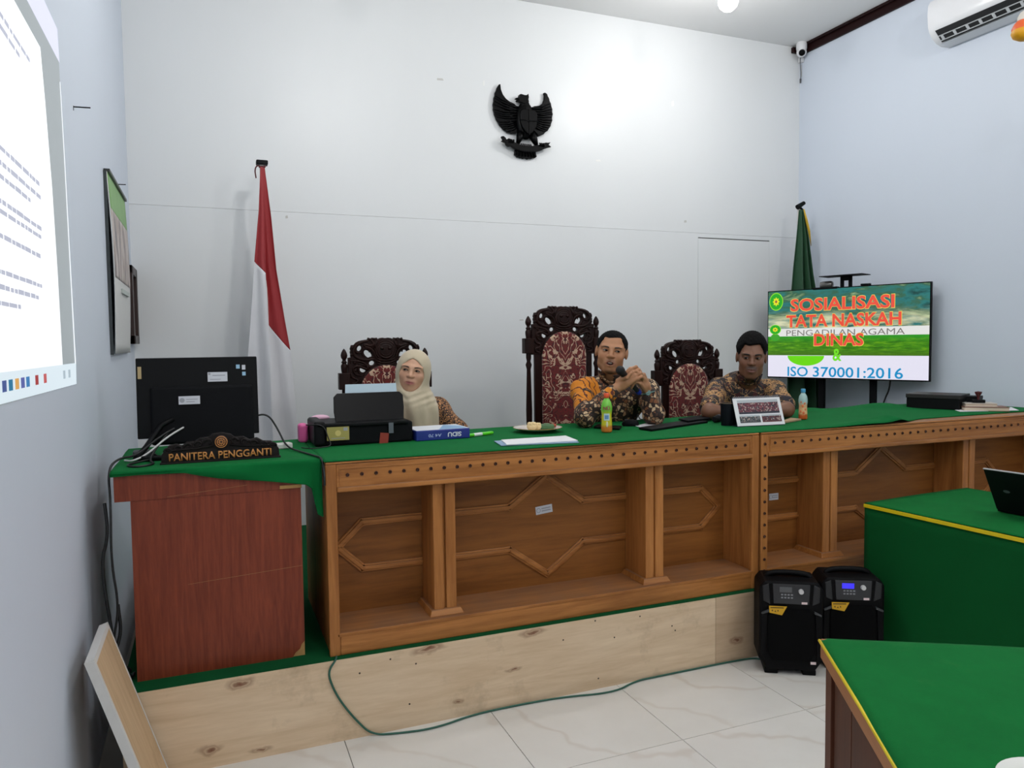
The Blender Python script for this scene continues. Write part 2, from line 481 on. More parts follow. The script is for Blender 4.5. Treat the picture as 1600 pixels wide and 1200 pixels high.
# unseen rear wall behind the camera; two windows added to let daylight in
wz0, wz1 = 1.0, 2.5
rw = MB(); XW = [(0.2, 1.7), (2.7, 4.2)]
rw.b2((WL-.1, YR-.15, -.05), (WR+.1, YR, wz0)).b2((WL-.1, YR-.15, wz1), (WR+.1, YR, ZC))
rw.b2((WL-.1, YR-.15, wz0), (XW[0][0], YR, wz1)).b2((XW[0][1], YR-.15, wz0), (XW[1][0], YR, wz1)).b2((XW[1][1], YR-.15, wz0), (WR+.1, YR, wz1))
tag(rw.build('wall_rear', MAT_WHITE, None, None), 'white rear wall with two windows', None, kind='structure')
M('white_frame', (235, 235, 235), .4)
gl = NT('window_glass'); gl.P(Base_Color=(1, 1, 1, 1), Roughness=.02); gl.set(gl.p, 'Transmission Weight', 1.0); gl.set(gl.p, 'IOR', 1.1)
for k, (xa, xb) in enumerate(XW):
    f = MB(); xm = (xa+xb)/2
    for (a, b, c, d) in ((xa, xa+.05, wz0, wz1), (xb-.05, xb, wz0, wz1), (xa, xb, wz0, wz0+.05), (xa, xb, wz1-.05, wz1), (xm-.025, xm+.025, wz0, wz1)):
        f.b2((a, YR-.11, c), (b, YR-.05, d))
    fo = f.build('window_%d' % (k+1), MATS['white_frame'], None, None); tag(fo, 'white framed window in the rear wall', None, kind='structure')
    for (a, b) in ((xa+.05, xm-.025), (xm+.025, xb-.05)):
        MB().b2((a, YR-.085, wz0+.05), (b, YR-.08, wz1-.05)).build('pane', gl.m, fo, None)

# ceiling bulbs, those in front of the bench added for fill
bulb_m = NT('lit_bulb'); bulb_m.P(Base_Color=(1, 1, 1, 1)); bulb_m.set(bulb_m.p, 'Emission Color', (1, .98, .95, 1)); bulb_m.set(bulb_m.p, 'Emission Strength', 9.0)
M('lamp_plastic', (235, 235, 232), .4)
lamp_proto = None
for (x, y, z, pw) in LAMPS:
    if lamp_proto is None:
        lp = thing('ceiling_lamp', 'lit white bulb hanging near the security camera', 'lamp', (x, y, z), 0, 'lit bulbs hanging from the ceiling')
        MB().lathe([(.045, ZC-z), (.05, ZC-z-.02), (.02, ZC-z-.03)]).build('ceiling_rose', MATS['lamp_plastic'], lp)
        MB().cyl((0, 0, .075), (0, 0, ZC-z-.02), .008).build('stem', MATS['lamp_plastic'], lp)
        MB().lathe([(.012, .115), (.028, .10), (.032, .06), (.034, .045)]).build('socket', MATS['lamp_plastic'], lp)
        MB().lathe([(.0, -.068), (.03, -.062), (.055, -.04), (.066, -.01), (.062, .015), (.048, .04), (.033, .055)]).build('bulb', bulb_m.m, lp, 180)
        lamp_proto = lp
    else:
        lp = copy_tree(lamp_proto); lp.location = (x, y, z); lp['label'] = 'lit white bulb hanging over the floor in front of the bench' if y < 3 else 'lit white bulb hanging above the seated woman'
        for c in [c for c in lp.children if c.type == 'LIGHT']: bpy.data.objects.remove(c)
    d = bpy.data.lights.new('bulb_light', 'POINT'); d.energy = pw; d.shadow_soft_size = .07; d.color = (1.0, .985, .965)
    lo = bpy.data.objects.new('bulb_light', d); COL.objects.link(lo); lo.parent = lp; lo.location = (0, 0, -.15)
# ------------------------------------------------------------------ court bench: two carved desk units
TEAK = wood('teak_grain_long', (122, 72, 30), (194, 130, 70), 'x', 3.0, .42, 13, .06, dust=(128, 104, 88))
TEAKV = wood('teak_grain_upright', (128, 76, 33), (196, 132, 72), 'z', 3.0, .42, 13, .06)
TEAK_SHADED = wood('teak_panel', (100, 56, 20), (158, 101, 46), 'x', 2.2, .5, 11, .06)  # same teak as the rail, recess shade put into its darker colour
M('bead_hole', (66, 34, 18), .7)
M('sticker_white', (206, 208, 214), .5); M('sticker_grey_print', (158, 160, 168), .6)
stud_me = None
def bench(x0, wd, dp, label, beads_post):
    global stud_me
    t = thing('court_desk', label, 'desk', (x0, YD, ZP), 0, 'carved court desks'); H = ZD-ZP-.012
    pw = .042; yb = .238
    for xa in (0, wd-pw): MB().b2((xa, 0, 0), (xa+pw, .03, H-.001)).build('post', TEAKV, t, None, .004)
    for xa, xb in ((.006, .03), (wd-.03, wd-.006)): MB().b2((xa, .03, 0), (xb, dp, H-.001)).build('side_panel', TEAKV, t, None)
    r = MB().b2((pw, .002, .668), (wd-pw, .028, H-.002))
    r.build('frieze_rail', TEAK, t, None, .002)
    MB().b2((pw, -.006, .655), (wd-pw, .03, .676)).build('rail_moulding', TEAK, t, None, .006, 3)
    fr = MB()
    for (a, b, c, d) in ((pw+.01, wd-pw-.01, H-.022, H-.016), (pw+.01, pw+.016, .682, H-.022), (wd-pw-.016, wd-pw-.01, .682, H-.022)):
        fr.b2((a, -.002, c), (b, .004, d))
    fr.build('rail_bead_frame', TEAK, t, None, .001)
    if stud_me is None:
        o = MB().lathe([(.0, -.001), (.003, -.001), (.004, .004), (.006, .0045), (.0075, .001), (.008, -.003)], n=10, M=Matrix.Rotation(PI/2, 3, 'X')).build('bead', MATS['bead_hole'], t, 60)
        stud_me = o.data; bpy.data.objects.remove(o)
    n = int((wd-.15)/.0555)
    for k in range(n):
        o = obj_from_mesh('bead', stud_me, None, t); o.location = (.085+k*(wd-.17)/(n-1), .001, .722)
    if beads_post:
        for k in range(12):
            o = obj_from_mesh('bead', stud_me, None, t); o.location = (pw/2, -.001, .72-k*.058)
    MB().b2((pw, .002, 0), (wd-pw, .03, .088)).build('plinth_front', TEAK, t, None, .004)
    MB().b2((.03, .0, .074), (wd-.03, yb, .09)).build('plinth_top', TEAK, t, None, .003)
    pan = MB().b2((.03, yb, .02), (wd-.03, yb+.018, H-.002)).build('back_panel', TEAK_SHADED, t, None)
    MB().b2((0, 0, H), (wd, dp, ZD-ZP-.003)).build('desk_top', TEAK, t, None, .003)
    # raised lozenge moulding on the recessed panel
    yw = YD+yb
    def q(x, y): p = aty(x, y, yw); return (p.x-.408, p.z-ZP)
    up = [q(527, 858), q(565, 815), q(665, 803), q(795, 792), q(853, 742), q(905, 784), q(1010, 772), q(1095, 765), q(1115, 788)]
    zc = .5*(up[0][1]+up[-1][1]); top = .5*(up[1][1]+up[3][1])-zc; dm = up[4][1]-zc; xm = up[4][0]
    xs_ = [up[0][0], up[1][0], up[3][0], xm, 2*xm-up[3][0], 2*xm-up[1][0], 2*xm-up[0][0]]
    hs = [0, top, top, dm, top, top, 0]
    loop = [(x, zc+h) for x, h in zip(xs_, hs)] + [(x, zc-h) for x, h in list(zip(xs_, hs))[-2:0:-1]]
    for k in range(len(loop)):
        a, b = loop[k], loop[(k+1) % len(loop)]
        d = Vector((b[0]-a[0], 0, b[1]-a[1])); L = d.length; d.normalize()
        m = Matrix((d, Vector((0, 1, 0)), d.cross(Vector((0, 1, 0))))).transposed()
        c = Vector(((a[0]+b[0])/2, yb, (a[1]+b[1])/2))
        MB().box(c+Vector((0, -.004, 0)), (L+.022, .010, .034), m).box(c+Vector((0, -.010, 0)), (L+.008, .010, .016), m).build('lozenge_moulding', TEAK, t, None, .003)
    for xc in (.49, 1.525):
        p = MB().b2((xc-.047, .046, .10), (xc-.002, yb, .657)).b2((xc+.006, .046, .10), (xc+.052, yb, .657)).b2((xc-.003, .056, .10), (xc+.007, yb, .657))
        po = p.build('pillar', TEAKV, t, None, .005)
        MB().box((xc+.002, .13, .102), (.15, .215, .024), None, .86).build('pillar_base', TEAK, po, None, .003)
    return t, pan
d1, pan1 = bench(.408, 2.100, .765, 'carved wooden court desk with dark red brown lozenge panel behind two pillars, below the printer', False)
d2, pan2 = bench(2.522, 2.300, .80, 'carved wooden court desk with a beaded corner post, behind the loudspeakers', True)
def stick(parent, x0, x, y, w, h, rot):
    p = aty(x, y, YD+.236)
    s = MB().box((0, 0, 0), (w, .001, h)).build('label_sticker', MATS['sticker_white'], parent, None)
    s.location = (p.x-x0, .236, p.z-ZP); s.rotation_euler = (0, rot, 0)
    for k in range(2): 
        l = MB().box((w*.12, -.0008, h*(.16-.3*k)), (w*.55, .0005, h*.14)).tube([(-w*.33+h*.26*math.cos(a), -.0006, h*.26*math.sin(a)) for a in np.linspace(0, 2*PI, 17)[:-1]], .0012, 5, True).build('print', MATS['sticker_grey_print'], s, None)
stick(d1, .408, 850, 796, .086, .038, -.10)
stick(d2, 2.522, 1209, 776, .062, .036, 0)

# ------------------------------------------------------------------ veneered side desk
VEN = wood('red_brown_veneer', (96, 37, 21), (140, 66, 42), 'z', 9.0, .38, 16, .03)
M('chipboard', (178, 138, 82), .8, var=.2, vscale=60)
M('chipped_line', (150, 110, 70), .8)
vd = thing('office_desk', 'reddish brown veneered desk with a torn lower corner, carrying the monitor', 'desk', (0, 0, ZP))
VY = 3.05
poly = [(-.283, 0), (.272, 0), (.283, .018), (.300, .030), (.307, .048), (.319, .06), (.319, .675), (-.283, .675)]
MB().prism(poly, VY, VY+.016).build('front_panel', VEN, vd, None)
MB().prism([(.25, 0), (.319, 0), (.319, .09), (.25, .09)], VY+.006, VY+.020).build('torn_corner', MATS['chipboard'], vd, None)
MB().b2((-.335, VY-.004, .675), (.322, VY+.018, .776)).build('top_apron', VEN, vd, None, .001)
MB().b2((-.335, VY+.018, .745), (.322, 3.72, .776)).build('desk_top', VEN, vd, None)
for xa in (-.283, .303): MB().b2((xa, VY+.02, 0), (xa+.016, 3.70, .745)).build('side_panel', VEN, vd, None)
MB().b2((.24, VY-.006, .677), (.322, VY-.003, .690)).build('chipped_edge', MATS['chipboard'], vd, None)
for (z, xa, xb, yy) in ((.352, -.10, .317, VY), (.690, -.16, .12, VY-.004)):
    MB().prism([(xa, z-.01), (xb, z+.012), (xb, z+.0132), (xa, z-.0088)], yy-.0006, yy+.0006).build('scratch', MATS['chipped_line'], vd, None)

# ------------------------------------------------------------------ green felt cloths
def smoothstep(a, b, x): t = min(1, max(0, (x-a)/(b-a))); return t*t*(3-2*t)
def interp(x, pts):
    for (xa, va), (xb, vb) in zip(pts, pts[1:]):
        if x <= xb: return va + (vb-va)*max(0, (x-xa))/(xb-xa)
    return pts[-1][1]
def left_cloth(u, v):
    x = -.345 + u*(.40+.345)
    zb = interp(x, [(-.345, 1.098), (-.25, 1.100), (-.093, 1.096), (.016, 1.070), (.16, 1.048), (.339, 1.018), (.36, 1.0), (.375, .90), (.40, .885)])
    if v < .6:
        y = 3.73 - (3.73-VY+.016)*(v/.6); z = ZD+.003 + .004*math.sin(9*x+4*y)*math.sin(7*y)**2
    else:
        w = (v-.6)/.4; y = VY-.016 - .010*math.sin(w*PI)*math.sin(11*x+1) - .012*w*smoothstep(.1, .4, x); z = ZD+.001 - (ZD-zb)*w
    return (x, y, z)
lc = MB().grid(left_cloth, 70, 40).build('green_cloth', MAT_FELT, None, 180, solid=.004)
tag(lc, 'green felt cloth hanging over the front of the veneered desk', 'tablecloth')
def main_cloth(u, v):
    x = .402 + u*(WR-.035-.402)
    yf = YD-.004 + .010*math.sin(3.1*x+.5)*smoothstep(.6, 1.2, x) + .10*smoothstep(3.4, 3.75, x)
    yf += -.012*math.exp(-((x-1.62)/.10)**2)
    yb = 3.756 + .03*smoothstep(2.4, 2.9, x) + .012*math.sin(5*x)
    y = yf + (yb-yf)*v
    z = ZD + .0045 + .0015*math.sin(4.1*x+1)*math.sin(5*y)
    z += .030*math.exp(-((x-3.44)/.07)**2)*math.exp(-((y-3.06)/.10)**2)
    z += .014*math.exp(-((x-3.25)/.16)**2)*math.exp(-((y-3.02)/.05)**2)
    z += .026*math.exp(-((x-4.10)/.16)**2)*math.exp(-((y-3.70)/.12)**2) + .014*math.exp(-((x-3.55)/.10)**2)*math.exp(-((y-3.75)/.08)**2)
    if v < .03: z -= .002*(1-v/.03)
    return (x, y, z)
mc = MB().grid(main_cloth, 260, 44).build('green_cloth', MAT_FELT, None, 180, solid=.004)
tag(mc, 'long green felt cloth spread over the two carved court desks', 'tablecloth')
ZT = ZD+.006     # top of the cloth

# ------------------------------------------------------------------ green topped tables
YEL = M('yellow_tape', (214, 190, 20), .45, var=.1, vscale=20)
TABW = wood('table_brown', (58, 25, 11), (92, 46, 22), 'z', 3.0, .6, 10, .05)
TABE = wood('table_edge_wood', (140, 88, 52), (176, 118, 74), 'y', 3.0, .55, 10, .04)
def felt_top(u0, u1, v0, v1, z, amp=.0015):
    return lambda u, v: (u0+(u1-u0)*u, v0+(v1-v0)*v, z+amp*math.sin(5*u+2)*math.sin(4*v+1))
# table by the laptop: felt over top and sides
cB = Vector((3.014, 2.806, 0)); rB = math.atan2(.051, .783)
tb = thing('felt_table', 'green felt covered table with a yellow taped edge, carrying the laptop', 'table', cB, rB)
LB, WB_ = 1.65, .79
MB().b2((.012, -LB+.012, .70), (WB_-.012, -.012, .744)).build('table_top', TABW, tb, None)
for xa in (.03, WB_-.08):
    for ya in (-LB+.03, -.08): MB().b2((xa, ya, 0), (xa+.05, ya+.05, .70)).build('leg', TABW, tb, None)
MB().grid(felt_top(-.002, WB_+.002, -LB, .002, .75), 30, 40).build('felt_cover', MAT_FELT_OLD, tb, 180, solid=.005)
sk = MB().grid(lambda u, v: (-.004+.006*math.sin(9*u)*v*.5, -LB+LB*u, .735-.72*v), 60, 12).grid(lambda u, v: (WB_*u, -LB-.004+.004*math.sin(12*u)*v, .735-.72*v), 30, 12, True)
sk.build('felt_skirt', felt('green_felt_skirt', (4, 78, 34), .12), tb, 180, solid=.004)
MB().b2((-.012, -LB-.008, .728), (-.006, .0, .744)).b2((-.012, -LB-.012, .728), (WB_, -LB-.007, .744)).build('tape_strip', YEL, tb, None)
# table in the foreground: felt top, wooden side
cA = Vector((1.54, 1.58, 0)); rA = math.atan2(-.28, .457)
ta = thing('felt_table', 'wooden table with worn green felt top and yellow edge strip, holding the white dish', 'table', cA, rA)
LA, WA = 1.25, .95
MB().b2((0, -LA, .688), (WA, 0, .742)).build('table_top', TABE, ta, None, .003)
for xa in (.012, WA-.062):
    for ya in (-LA+.01, -.072): MB().b2((xa, ya, 0), (xa+.05, ya+.06, .688)).build('leg', TABW, ta, None, .002)
ys = [-LA+.07, -.62, -.24, -.075]
for a, b in zip(ys, ys[1:]): MB().b2((.02, a+.003, .06), (.036, b-.003, .688)).build('side_plank', TABW, ta, None)
MB().b2((.062, -.06, .06), (WA-.062, -.045, .688)).build('back_plank', TABW, ta, None)
MB().grid(lambda u, v: (-.004+(WA+.008)*u, -LA+(LA+.006)*v, .748+.002*math.sin(6*u+2)*math.sin(5*v)-.006*smoothstep(.985, 1, v)-.004*smoothstep(.02, 0, u)), 40, 50).build('felt_cover', MAT_FELT_OLD, ta, 180, solid=.005)
MB().tube([(-.005, -LA, .739), (-.005, -.8, .738), (-.004, -.4, .741), (-.005, -.01, .740)], .0042, 8).build('edge_strip', YEL, ta, 180)

# ------------------------------------------------------------------ carved chairs
DK = wood('dark_carved_wood', (20, 8, 6), (40, 17, 12), 'z', 4.0, .42, 9, .08, spec=.16)
def damask():
    t = NT('red_damask')
    tc = t.n('TexCoord'); sep = t.n('SeparateXYZ', {0: tc.outputs['Object']})
    ax = t.math('ABSOLUTE', sep.outputs[0])
    zz = sep.outputs[2]
    cmb = t.n('CombineXYZ', {0: ax, 1: 2.93, 2: zz}).outputs[0]
    v1 = t.noise(cmb, 13, 1.6, .5, 1.6)
    wide = t.math('MULTIPLY', t.noise(cmb, 30, 1), .085)
    l1 = t.math('LESS_THAN', t.math('ABSOLUTE', t.math('SUBTRACT', v1, .50)), t.math('SUBTRACT', wide, .016))
    dots = t.math('LESS_THAN', t.n('TexVoronoi', {'Vector': cmb, 'Scale': 34.0}).outputs['Distance'], .16)
    cream = t.math('MAXIMUM', l1, t.math('MULTIPLY', dots, t.math('GREATER_THAN', t.noise(cmb, 12, 0), .52)))
    shade_ = t.ramp(t.noise(cmb, 45, 2, .5, 1.0), [(.40, lin(66, 8, 12)), (.5, lin(112, 14, 18)), (.6, lin(92, 26, 16))], 'EASE')
    col = t.mix(cream, shade_, lin(190, 160, 134))
    t.P(Base_Color=col, Roughness=.85)
    t.set(t.p, 'Sheen Weight', .3)
    t.bump(t.math('ADD', t.math('MULTIPLY', cream, -.5), t.noise(t.coord(), 300, 1)), .2, .003)
    return t.m
DAM = damask()
U = .000366
def zc_(zx, zy): return ((zx-790)*U, -(zy-100)*U)
CREST = [(790,108),(745,100),(700,108),(668,128),(650,100),(615,108),(585,98),(560,114),(525,100),(512,128),(470,132),(420,140),(370,152),(330,175),(306,206),(288,212),(262,212),(252,240),(244,262),(254,285),(243,312),(252,345),(248,372),(262,392),(236,404),(206,410),(210,450),(202,500),(208,560),(200,640),(200,905),(398,905)]
ARCH = [(790-392*math.cos(a), 935-392*math.sin(a)) for a in np.linspace(.08, PI/2, 12)]
half = CREST + ARCH[:-1]
outl = [zc_(*p) for p in half] + [(0, -(543-100)*U)] + [(-x, z) for x, z in [zc_(*p) for p in half][:0:-1]]
HOLES = [(376,255,56,44,1.0),(510,345,88,58,-.75),(568,487,56,46,.2),(425,590,60,52,-.3),(232,470,10,36,0)]
loops = [outl]
for (a, b, rx, ry, rt) in HOLES:
    x, z = zc_(a, b)
    e = ellipse(x, z, rx*U, ry*U, rt, 14); loops.append(e); loops.append([(-p, q) for p, q in e])
crest_me = place(curve_mesh(loops, .010, .004, 1), XZ)
shade(crest_me, 50)
def spiral(c, r0, r1, a0, a1, n=22):
    return [(c[0]+(r0+(r1-r0)*k/(n-1))*math.cos(a0+(a1-a0)*k/(n-1)), c[1]+(r0+(r1-r0)*k/(n-1))*math.sin(a0+(a1-a0)*k/(n-1))) for k in range(n)]
cv = MB()
def rel(pts, r, y=-.016):
    n = len(pts)
    cv.tube([(x, y, z) for x, z in pts], [r*(.35+.65*math.sin(PI*(.08+.84*k/(n-1)))) for k in range(n)], 6)
for s in (-1, 1):
    def mir(pts): return [(s*x, z) for x, z in pts]
    for (a, b, rx, ry, rt) in HOLES[:4]:
        x, z = zc_(a, b)
        rel(mir([(px, pz) for px, pz in ellipse(x, z, (rx+22)*U, (ry+22)*U, rt, 20)][:16]), .0055)
        rel(mir(spiral((x, z), (rx+40)*U, (rx+30)*U, .5+rt, 3.6+rt)), .0045, -.014)
    rel(mir([zc_(*p) for p in chaikin([(520,140),(400,158),(318,215),(275,300),(300,380),(400,430),(520,440),(600,425)], 2, False)]), .009)
    rel(mir([zc_(*p) for p in chaikin([(560,130),(600,180),(560,230),(470,190),(440,220),(540,250),(600,300),(630,400)], 2, False)]), .008)
    rel(mir([zc_(*p) for p in chaikin([(240,450),(330,450),(420,470),(500,530),(505,600),(350,520),(260,560),(300,670),(400,680)], 2, False)]), .008)
    rel(mir([zc_(*p) for p in chaikin([(230,640),(260,720),(350,740),(330,800),(250,800),(250,870),(340,880)], 2, False)]), .008)
    rel(mir([zc_(*p) for p in chaikin([(390,900),(398,800),(440,700),(520,610),(640,550),(790,530)], 2, False)]), .010)
    for (a, b, r) in ((265,240,26),(260,350,26),(610,110,24),(535,112,24),(300,480,30),(300,600,30),(330,520,26),(250,700,26),(320,830,28),(690,470,30),(360,440,24)):
        x, z = zc_(a, b); cv.ell((s*x, -.014, z), (r*U, .007, r*U*.8), None, 8, 6)
    for k in range(5):
        a = .5+k*.5; x, z = zc_(650-k*26, 140+k*14)
        rel(mir([(x, z), (x-.012, z-.02), (x-.006, z-.045)]), .006)
# central mask: cup with lip lines
for r, y in ((150, -.014), (118, -.017), (80, -.019)):
    cv.tube([(x, y, z) for x, z in ellipse(*zc_(790, 290), r*U*1.05, r*U*1.02, 0, 26)], .006, 6, True)
cv.ell((zc_(790, 290)[0], -.013, zc_(790, 290)[1]), (.062, .012, .058), None, 18, 10)
for (a, b) in ((730, 260), (850, 260)): cv.ell((zc_(a, b)[0], -.026, zc_(a, b)[1]), (.012, .006, .009), None, 10, 6)
rel([zc_(*p) for p in ((700,370),(740,400),(790,410),(840,400),(880,370))], .008, -.022)
for b in (440, 480, 515): rel([zc_(*p) for p in ((640,b-30),(700,b),(790,b+8),(880,b),(940,b-30))], .008)
carve_me = cv.mesh('carving'); shade(carve_me, 180)
def cushion_me(height):
    hw, n = .138, 16
    out = [(-hw, -height), (hw, -height)] + [(hw*math.cos(a), hw*math.sin(a)-.168-hw) for a in np.linspace(0, PI, n)]
    return place(curve_mesh([out], .004, .014, 3), XZ)
def spindle(z0, z1, r):
    L = z1-z0
    pr = [(0.0, .5),(.0, .55),(.04, 1.0),(.07, .6),(.10, 1.05),(.14, .8),(.5, 1.08),(.86, .7),(.90, 1.1),(.93, .65),(.96, .9),(1.0, .9)]
    return [(r*b, z0+L*a) for a, b in pr]
def finial(z0, z1, r):
    L = z1-z0
    return [(r*b, z0+L*a) for a, b in ((0, .9),(.18, 1.1),(.30, 1.15),(.40, .7),(.44, 1.05),(.50, .6),(.55, .6),(.62, 1.0),(.72, 1.15),(.82, .95),(.93, .5),(1.0, .0))]
def chair(loc, hgt, label, rotz=0, sz=1.0):
    t = thing('carved_chair', label, 'chair', loc, rotz, 'carved chairs behind the bench'); t.scale = (1, 1, sz)
    cr = obj_from_mesh('crest_panel', crest_me, DK, t); cr.location = (0, 0, hgt)
    ca = obj_from_mesh('carving', carve_me, DK, cr)
    cush = obj_from_mesh('back_cushion', cushion_me(hgt-.52), DAM, t, 60); cush.location = (0, -.016, hgt)
    for s in (-1, 1):
        MB().b2((s*.168-.032, -.012, .44), (s*.168+.032, .012, hgt-.29)).build('stile', DK, t, None, .003)
        ps = MB().box((s*.240, 0, hgt-.243), (.062, .05, .094)).build('post_block', DK, t, None, .003)
        MB().lathe(finial(hgt-.197, hgt-.056, .017), (s*.237, 0, 0), 14).build('finial', DK, ps, 50)
        MB().lathe(spindle(.46, hgt-.29, .018), (s*.237, 0, 0), 14).build('post', DK, t, 50)
        MB().lathe([(.022, 0), (.03, .02), (.02, .06), (.03, .22), (.026, .36), (.034, .40), (.034, .44)], (s*.237, 0, 0), 12).build('leg', DK, t, 50)
        MB().lathe([(.02, 0), (.03, .02), (.02, .06), (.03, .22), (.026, .36), (.034, .40), (.034, .44)], (s*.22, -.44, 0), 12).build('leg', DK, t, 50)
        MB().tube([(s*.237, -.01, .68), (s*.25, -.2, .69), (s*.25, -.40, .68), (s*.25, -.45, .655)], .02, 10).cyl((s*.25, -.40, .44), (s*.25, -.40, .68), .015).build('armrest', DK, t, 180)
    MB().b2((-.15, -.010, hgt*0+.47), (.15, .012, hgt-.30)).build('back_board', DK, t, None)
    MB().b2((-.26, -.47, .38), (.26, .02, .45)).build('seat_frame', DK, t, None, .006)
    MB().box((0, -.235, .47), (.46, .42, .06)).build('seat_cushion', DAM, t, None, .02, 3)
    return t
def chair_at(x, Y): p = aty(x, 560, Y); return p.x
chair((chair_at(602, 4.35), 4.35, ZP), 1.270, 'low carved dark wooden chair with red damask back, behind the seated woman')
chair((chair_at(879.7, 4.32), 4.32, ZP), 1.458, 'tall carved dark wooden chair with a high red damask back panel')
chair((chair_at(1074, 4.25), 4.25, ZP), 1.238, 'low carved dark wooden chair with red damask back, beside the tall carved chair')
# ------------------------------------------------------------------ smooth bodies from distance fields
def A(v): return np.array(v, dtype=np.float32)
def d_cap(P, a, b, ra, rb):
    a = A(a); b = A(b); ba = b-a; pa = P-a
    h = np.clip(pa@ba/max(float(ba@ba), 1e-9), 0, 1)
    return np.linalg.norm(pa-h[:, None]*ba, axis=1)-(ra+(rb-ra)*h)
def d_ell(P, c, r, R=None):
    q = P-A(c)
    if R is not None: q = q@np.array(R, dtype=np.float32)
    r = A(r); k0 = np.linalg.norm(q/r, axis=1); k1 = np.linalg.norm(q/(r*r), axis=1)
    return np.where(k1 > 1e-6, k0*(k0-1)/np.maximum(k1, 1e-6), -r.min())
def smin(a, b, k):
    if k <= 0: return np.minimum(a, b)
    h = np.maximum(k-np.abs(a-b), 0)/k
    return np.minimum(a, b)-h*h*k*.25
def smax(a, b, k): return -smin(-a, -b, k)
def sdf_mesh(fn, lo, hi, h, B=8):
    lo = np.array(lo, float); hi = np.array(hi, float)
    nb = np.ceil((hi-lo)/(h*B)).astype(int); n = nb*B
    ci = np.stack(np.meshgrid(*[np.arange(k) for k in nb], indexing='ij'), -1).reshape(-1, 3)
    cc = (lo+(ci*B+(B-1)/2)*h).astype(np.float32)
    dc = fn(cc)
    act = np.abs(dc) < B*h*1.25
    F = np.where(dc < 0, -1.0, 1.0).astype(np.float32).reshape(nb)
    F = F.repeat(B, 0).repeat(B, 1).repeat(B, 2)
    off = np.stack(np.meshgrid(*[np.arange(B)]*3, indexing='ij'), -1).reshape(-1, 3)
    ai = ci[act]
    for k in range(0, len(ai), 400):
        blk = ai[k:k+400]; g = (blk[:, None, :]*B+off[None]).reshape(-1, 3)
        F[g[:, 0], g[:, 1], g[:, 2]] = fn((lo+g*h).astype(np.float32))
    S = F < 0
    cnt = np.zeros((n[0]-1, n[1]-1, n[2]-1), np.int8)
    for a in (0, 1):
        for b in (0, 1):
            for c in (0, 1): cnt += S[a:n[0]-1+a, b:n[1]-1+b, c:n[2]-1+c]
    cells = np.argwhere((cnt > 0) & (cnt < 8))
    idx = -np.ones(cnt.shape, np.int32); idx[tuple(cells.T)] = np.arange(len(cells))
    acc = np.zeros((len(cells), 3)); num = np.zeros(len(cells))
    cor = [(0,0,0),(1,0,0),(0,1,0),(1,1,0),(0,0,1),(1,0,1),(0,1,1),(1,1,1)]
    val = [F[cells[:, 0]+c[0], cells[:, 1]+c[1], cells[:, 2]+c[2]] for c in cor]
    for i in range(8):
        for j in range(i+1, 8):
            if sum(abs(p-q) for p, q in zip(cor[i], cor[j])) != 1: continue
            m = (val[i] < 0) != (val[j] < 0)
            t = val[i]/np.where(m, val[i]-val[j], 1)
            p = np.array(cor[i])+t[:, None]*(np.array(cor[j])-np.array(cor[i]))
            acc[m] += p[m]; num[m] += 1
    vs = lo+(cells+acc/num[:, None])*h
    quads = []
    for ax in range(3):
        o1, o2 = (ax+1) % 3, (ax+2) % 3
        sl = [slice(1, n[k]-1) for k in range(3)]; s2 = list(sl)
        sl[ax] = slice(0, n[ax]-1); s2[ax] = slice(1, n[ax])
        e = S[tuple(sl)] != S[tuple(s2)]
        pos = np.argwhere(e)
        for k in range(3):
            if k != ax: pos[:, k] += 1
        sg = S[tuple(pos.T)]
        q = []
        for (u, v) in ((1, 1), (0, 1), (0, 0), (1, 0)):
            p = pos.copy(); p[:, o1] -= u; p[:, o2] -= v; q.append(idx[tuple(p.T)])
        q = np.stack(q, 1); q[~sg] = q[~sg][:, ::-1]
        quads.append(q)
    quads = np.concatenate(quads); quads = quads[(quads >= 0).all(1)]
    return vs, quads
def sdf_obj(name, fn, lo, hi, h, mat, parent, paint_fn=None, attr='tone', smooth_it=1):
    vs, qs = sdf_mesh(fn, lo, hi, h)
    me = bpy.data.meshes.new(name)
    me.vertices.add(len(vs)); me.vertices.foreach_set('co', vs.astype(np.float32).ravel())
    me.loops.add(len(qs)*4); me.loops.foreach_set('vertex_index', qs.astype(np.int32).ravel())
    me.polygons.add(len(qs)); me.polygons.foreach_set('loop_start', np.arange(0, len(qs)*4, 4, dtype=np.int32))
    me.polygons.foreach_set('loop_total', np.full(len(qs), 4, np.int32))
    me.update(); me.validate()
    if paint_fn is not None:
        c = paint_fn(vs.astype(np.float32))
        if c.ndim == 1:
            at = me.attributes.new(attr, 'FLOAT', 'POINT'); at.data.foreach_set('value', c.astype(np.float32))
        else:
            at = me.attributes.new(attr, 'FLOAT_COLOR', 'POINT')
            at.data.foreach_set('color', np.concatenate([c, np.ones((len(c), 1))], 1).astype(np.float32).ravel())
    me.polygons.foreach_set('use_smooth', np.ones(len(qs), bool))
    o = obj_from_mesh(name, me, mat, parent)
    if smooth_it:
        m = o.modifiers.new('relax', 'SMOOTH'); m.factor = .5; m.iterations = smooth_it
    return o

